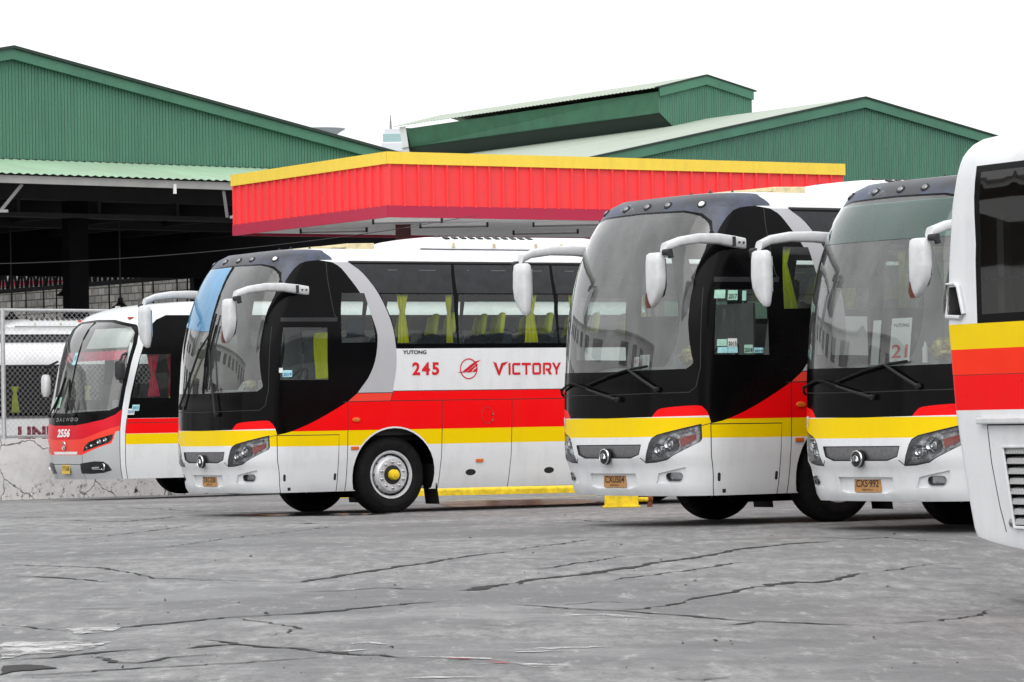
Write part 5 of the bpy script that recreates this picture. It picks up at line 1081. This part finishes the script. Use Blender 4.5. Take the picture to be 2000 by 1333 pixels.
# right shed with monitor
fr=frame((10.45,110),32.4);rs=empty('corrugated_shed',(10.45,110,0));tag(rs,'green corrugated gable shed on the right with a raised roof monitor behind the canopy','shed')
k2=.205;za=10.44;zr2=lambda t:za-k2*abs(t);T0,T1=-13.5,12.5
tri_gable(fr,T0,T1,0,-.2,za-.1,zr2(T0)-.1,zr2(T1)-.1,'gable_wall','green_corrugated',rs)
m=M()
for a,b in ((T0,0),(0,T1)): rake(m,fr,a,b,.27,zr2,.04,.12)
sub(m,rs.location).build('rake_board','green_trim',rs)
m=M()
for a,b in ((T0-.2,0),(0,T1+.2)): rake(m,fr,a,b,.05,lambda t:zr2(t)+.055,-.1,.16)
sub(m,rs.location).build('ridge_capping','ridge_dark',rs)
for b_ in (T0-.2,T1+.2):
    P=[fr(0,za+.03,.1),fr(b_,zr2(b_)+.03,.1),fr(b_,zr2(b_)+.03,-40),fr(0,za+.03,-40)];sheet('main_roof',P,[(0,0),(0,abs(b_)),(40,abs(b_)),(40,0)],[(0,1,2,3)],'old_roof_sheet',rs,rs.location)
o0,o1=-7.97,-23.7;zma=11.80;km=.235;hwm=1.78;zm2=lambda t:zma-km*abs(t)
P=[fr(-hwm,10.62,o0),fr(-1.25,za-k2*1.25,o0),fr(0,za,o0),fr(1.25,za-k2*1.25,o0),fr(hwm,za-k2*hwm,o0),fr(hwm,zm2(hwm)-.1,o0),fr(0,zma-.1,o0),fr(-hwm,zm2(hwm)-.1,o0)]
sheet('monitor_gable',P,[(-hwm,10.6),(-1.25,10.1),(0,10.4),(1.25,10.1),(hwm,10.1),(hwm,11.3),(0,11.8),(-hwm,11.3)],[tuple(range(8))],'green_corrugated',rs,rs.location)
m=M()
for a,b in ((-hwm-.02,0),(0,hwm+.02)): rake(m,fr,a,b,.27,zm2,o0+.02,o0+.09)
sub(m,rs.location).build('monitor_rake_board','green_trim',rs)
m=M()
for a,b in ((-hwm-.1,0),(0,hwm+.1)): rake(m,fr,a,b,.045,lambda t:zm2(t)+.05,o0-.1,o0+.12)
sub(m,rs.location).build('monitor_capping','ridge_dark',rs)
# monitor side panels (leaning out), dark gap below
for sg in (-1,1):
    m=M();m.add([fr(sg*hwm,zm2(hwm)-.12,o0),fr(sg*hwm,zm2(hwm)-.12,o1),fr(sg*(hwm-.18),10.60,o1),fr(sg*(hwm-.0),10.60,o0)],[(0,1,2,3)]);sub(m,rs.location).build('monitor_side','louvre_green',rs)
    m=M();m.add([fr(sg*(hwm-.22),10.62,o0-.02),fr(sg*(hwm-.22),10.62,o1),fr(sg*1.25,za-k2*1.25,o1),fr(sg*1.25,za-k2*1.25,o0-.02),fr(sg*(hwm-.02),10.62,o0-.02),fr(sg*(hwm-.02),10.62,o1)],[(0,1,2,3),(0,4,5,1)]);sub(m,rs.location).build('monitor_base','ridge_dark',rs)
    P=[];uv=[];n_s=int(16/.07)
    for i in range(n_s+1):
        o=o0+.1+(o1-o0-.3)*i/n_s;wv=.014*math.sin(2*math.pi*o/.22)
        P+=[fr(0,zma+.03+wv,o),fr(sg*(hwm+.16),zm2(hwm+.16)+.03+wv,o)];uv+=[(o,0),(o,2)]
    sheet('monitor_roof',P,uv,[(2*i,2*i+1,2*i+3,2*i+2) for i in range(n_s)],'old_roof_sheet',rs,rs.location)
m=M();m.add([fr(-hwm,zm2(hwm)-.05,o1),fr(hwm,zm2(hwm)-.05,o1),fr(1.25,10.18,o1),fr(-1.25,10.18,o1)],[(0,1,2,3)]);sub(m,rs.location).build('monitor_back','louvre_green',rs);m=M();m.add([fr(-hwm-.02,zm2(hwm)-.03,o1+.02),fr(-hwm-.02,zm2(hwm)-.03,o1+.45),fr(-hwm+.16,10.2,o1+.45),fr(-hwm+.16,10.2,o1+.02)],[(0,1,2,3)]);sub(m,rs.location).build('monitor_end','white_paint',rs)
# ---------------------------------------------------------------- skyline
plain('tower_white',(.60,.63,.66),.6);plain('tower_glass',(.30,.45,.45),.3)
tw=empty('office_tower',(-70,1500,0));tag(tw,'pale distant tower with stacked white bands and an antenna between the two sheds','tower')
cx=(763-1000)/7315*1500;tw.location=(cx+3,1500,0)
m=M()
for k in range(9): m.box((-5+.0*k,-5,60+k*6.2),(9,9,64.2+k*6.2))
m.build('floor_band','tower_white',tw,bevel=.6)
m=M();m.box((-4.6,-4.6,0),(8.6,8.6,117));m.build('glazing','tower_glass',tw)
m=M();m.box((-4,-4,115.4),(8,8,119));m.build('crown','tower_white',tw);m=M();m.tube([(-1.5,0,119),(-1.5,0,122),(-1.5,0,125)],[.5,.35,.12],6);m.build('antenna','kerb_grey',tw)
ht=empty('disc_roofed_tower',((628-1000)/7315*1500,1500,0));tag(ht,'distant tower with a flat saucer-like roof just above the left shed roof','tower')
m=M();m.lathe([(108,3),(114.5,3.5),(118.5,9),(119.6,11),(119.8,11),(119.8,0)],32,lambda p:(p[0],p[2],p[1]));m.build('saucer_roof','tower_white',ht,smooth=True,ang=30);m=M();m.tube([(0,0,0),(0,0,112)],5,12);m.build('tower_shaft','tower_glass',ht)
# ---------------------------------------------------------------- boundary wall and chain-link fence
mt,n,b=nodes_of('old_render');v=coord(n);f=noise(n,1.3,8,.72,v);f2=noise(n,5,8,.75,v);vo=n.nodes.new('ShaderNodeTexVoronoi');vo.feature='DISTANCE_TO_EDGE';vo.inputs['Scale'].default_value=.9
wv=n.nodes.new('ShaderNodeMix');wv.data_type='VECTOR';n.links.new(v,wv.inputs[4]);nz=n.nodes.new('ShaderNodeTexNoise');nz.inputs['Scale'].default_value=2.5;nz.inputs['Detail'].default_value=5;n.links.new(v,nz.inputs['Vector']);n.links.new(nz.outputs['Color'],wv.inputs[5]);wv.inputs[0].default_value=.28;n.links.new(wv.outputs[1],vo.inputs['Vector'])
c_=mixc(n,ramp(n,f,[(.35,(0,0,0)),(.62,(1,1,1))]),(.66,.66,.66),(.86,.86,.85));c_=mixc(n,ramp(n,f2,[(.30,(.7,.7,.7)),(.40,(0,0,0))]),c_,(.22,.22,.21))
c_=mixc(n,ramp(n,vo.outputs[0],[(.002,(1,1,1)),(.008,(0,0,0))]),c_,(.04,.04,.04))
sz=n.nodes.new('ShaderNodeSeparateXYZ');n.links.new(v,sz.inputs[0])
moss=math_(n,'MULTIPLY',ramp(n,noise(n,7,9,.8,v),[(.54,(0,0,0)),(.60,(1,1,1))]),ramp(n,math_(n,'MULTIPLY_ADD',noise(n,1.1,5,.6,v),.9,math_(n,'MULTIPLY',sz.outputs[2],-.9)),[(.12,(0,0,0)),(.40,(1,1,1))]))
c_=mixc(n,moss,c_,(.035,.035,.03));n.links.new(c_,b.inputs['Base Color']);b.inputs['Roughness'].default_value=.9;bump(n,b,f2,.25,.012)
fwl=frame((-9.1,66.5),38)
def wallseg(t0,t1,label,z1=.975,step=0):
    c=fwl(t0,0);c.z=0
    n1=max(2,int((t1-t0)/.12));m=M();vs=[];r=np.random.default_rng(int(t0*10)+90)
    for i in range(n1+1):
        t=t0+(t1-t0)*i/n1;w_=.02*r.normal()*.3
        for z,o in ((-.5,0),(.35,0),(z1+w_*.5,0),(z1+w_*.5,-.2),(-.5,-.2)): vs.append(fwl(t,z,o+step)-c)
    m.add(vs,[(i*5+k,(i+1)*5+k,(i+1)*5+k+1,i*5+k+1) for i in range(n1) for k in range(4)]+[(0,1,2,3,4),tuple(n1*5+k for k in (4,3,2,1,0))])
    o=m.build('boundary_wall','old_render',None);o.location=c;tag(o,label,'wall');return o
wallseg(-4,3.48,'cracked and stained concrete wall left of the coach numbered 2556')
wallseg(3.56,9.5,'crumbling concrete wall seen under the coach numbered 2556, right of a dark joint',step=-.03)
fe=empty('chain_link_fence',fwl(0,0));fe.location.z=0;tag(fe,'galvanised chain-link fence on pipe posts above the concrete wall','fence')
O_=fe.location.copy()
m=M();m.tube([fwl(-4,3.29,-.1)-O_,fwl(5.9,3.26,-.1)-O_],.032,8);m.build('top_rail','galv',fe,smooth=True) if 'galv' in MATS else (plain('galv',(.50,.51,.52),.4,.4,.15,20),m.build('top_rail','galv',fe,smooth=True))
m=M();m.tube([fwl(-4,1.03,-.1)-O_,fwl(9,1.0,-.1)-O_],.03,8);m.build('bottom_rail','galv',fe,smooth=True)
for t in (-3.0,.10,9.0):
    m=M();m.tube([fwl(t,.9,-.06)-O_,fwl(t,3.30,-.06)-O_],.042,8);m.build('fence_post','galv',fe,smooth=True)
m=M();m.box((-.045,-.045,.9),(.045,.045,3.36));o=m.build('fence_post','galv',fe);o.location=fwl(2.56,0,-.14)-O_
m=M();T0_,T1_,Z0,Z1=-4,4.6,1.03,3.27;pt_=.104
def clip(a,b):
    out=[];(t0,z0),(t1,z1)=a,b
    lo,hi=0,1
    for p,q0,q1,l,h in ((0,t0,t1,T0_,T1_),(1,z0,z1,Z0,Z1)):
        d=q1-q0
        if abs(d)<1e-9: continue
        s0,s1=(l-q0)/d,(h-q0)/d
        if s0>s1:s0,s1=s1,s0
        lo,hi=max(lo,s0),min(hi,s1)
    if hi-lo<1e-3: return None
    return (t0+(t1-t0)*lo,z0+(z1-z0)*lo),(t0+(t1-t0)*hi,z0+(z1-z0)*hi)
Lz=Z1-Z0
k=0
x=T0_-Lz
while x<T1_+Lz:
    for sg in (1,-1):
        a=(x,Z0 if sg>0 else Z1);b_=(x+Lz*1.0,Z1 if sg>0 else Z0);c=clip(a,b_)
        if c: m.tube([fwl(c[0][0],c[0][1],-.055 if sg>0 else -.062)-O_,fwl(c[1][0],c[1][1],-.055 if sg>0 else -.062)-O_],.0032,3,cap=False)
    x+=pt_
m.build('wire_mesh','galv',fe)
# overhead cable
m=M();a=Vector((-8.6,58,3.72));b_=Vector((-1.6,56.5,4.08));pts=[a.lerp(b_,t)-Vector((0,0,.35*4*t*(1-t)*.35)) for t in np.linspace(0,1,24)]
a0=Vector((-14,59.2,3.9));pts=[a0.lerp(a,t) for t in np.linspace(0,1,8)][:-1]+pts+[Vector((-1.6,56.5,4.08)).lerp(Vector((-.6,66.5,4.80)),t) for t in np.linspace(.1,1,6)]
m.tube(pts,.006,5);o=m.build('cable','ink_black',None,smooth=True);tag(o,'thin black overhead cable sagging across the dark shed opening to the canopy','cable')

# ---------------------------------------------------------------- unseen blocks added outside the frame for glass and paint to reflect
def block(name,loc,rz,L,D,H_,label,mat,bay=6,storeys=2):
    e=empty(name,loc,R(rz));tag(e,label,'building')
    m=M();m.box((-L/2,0,-.3),(L/2,D,H_));m.build('wall',mat,e)
    m=M();m.box((-L/2-.4,-.5,H_),(L/2+.4,D+.5,H_+.35));m.build('roof','gutter_grey',e)
    nb=int(L/bay)
    for k in range(nb):
        x=-L/2+bay*(k+.5)
        for j in range(storeys):
            z=1.2+j*3.6;f=M();f.box((x-1.4,-.06,z),(x+1.4,-.0,z+1.7));fo=f.build('window','seam_black',e)
            f=M();f.box((x-1.3,-.08,z+.1),(x+1.3,-.062,z+1.6));f.build('pane','gloss_black',fo)
block('reflection_block_left',(-46,62,0),72,60,10,11,'unseen long pale block added to the left for the coaches to reflect','soffit_white',5,3)
block('reflection_block_right',(52,10,0),-62,70,10,8,'unseen long grey block added to the right for the coaches to reflect','gutter_grey',7,2)
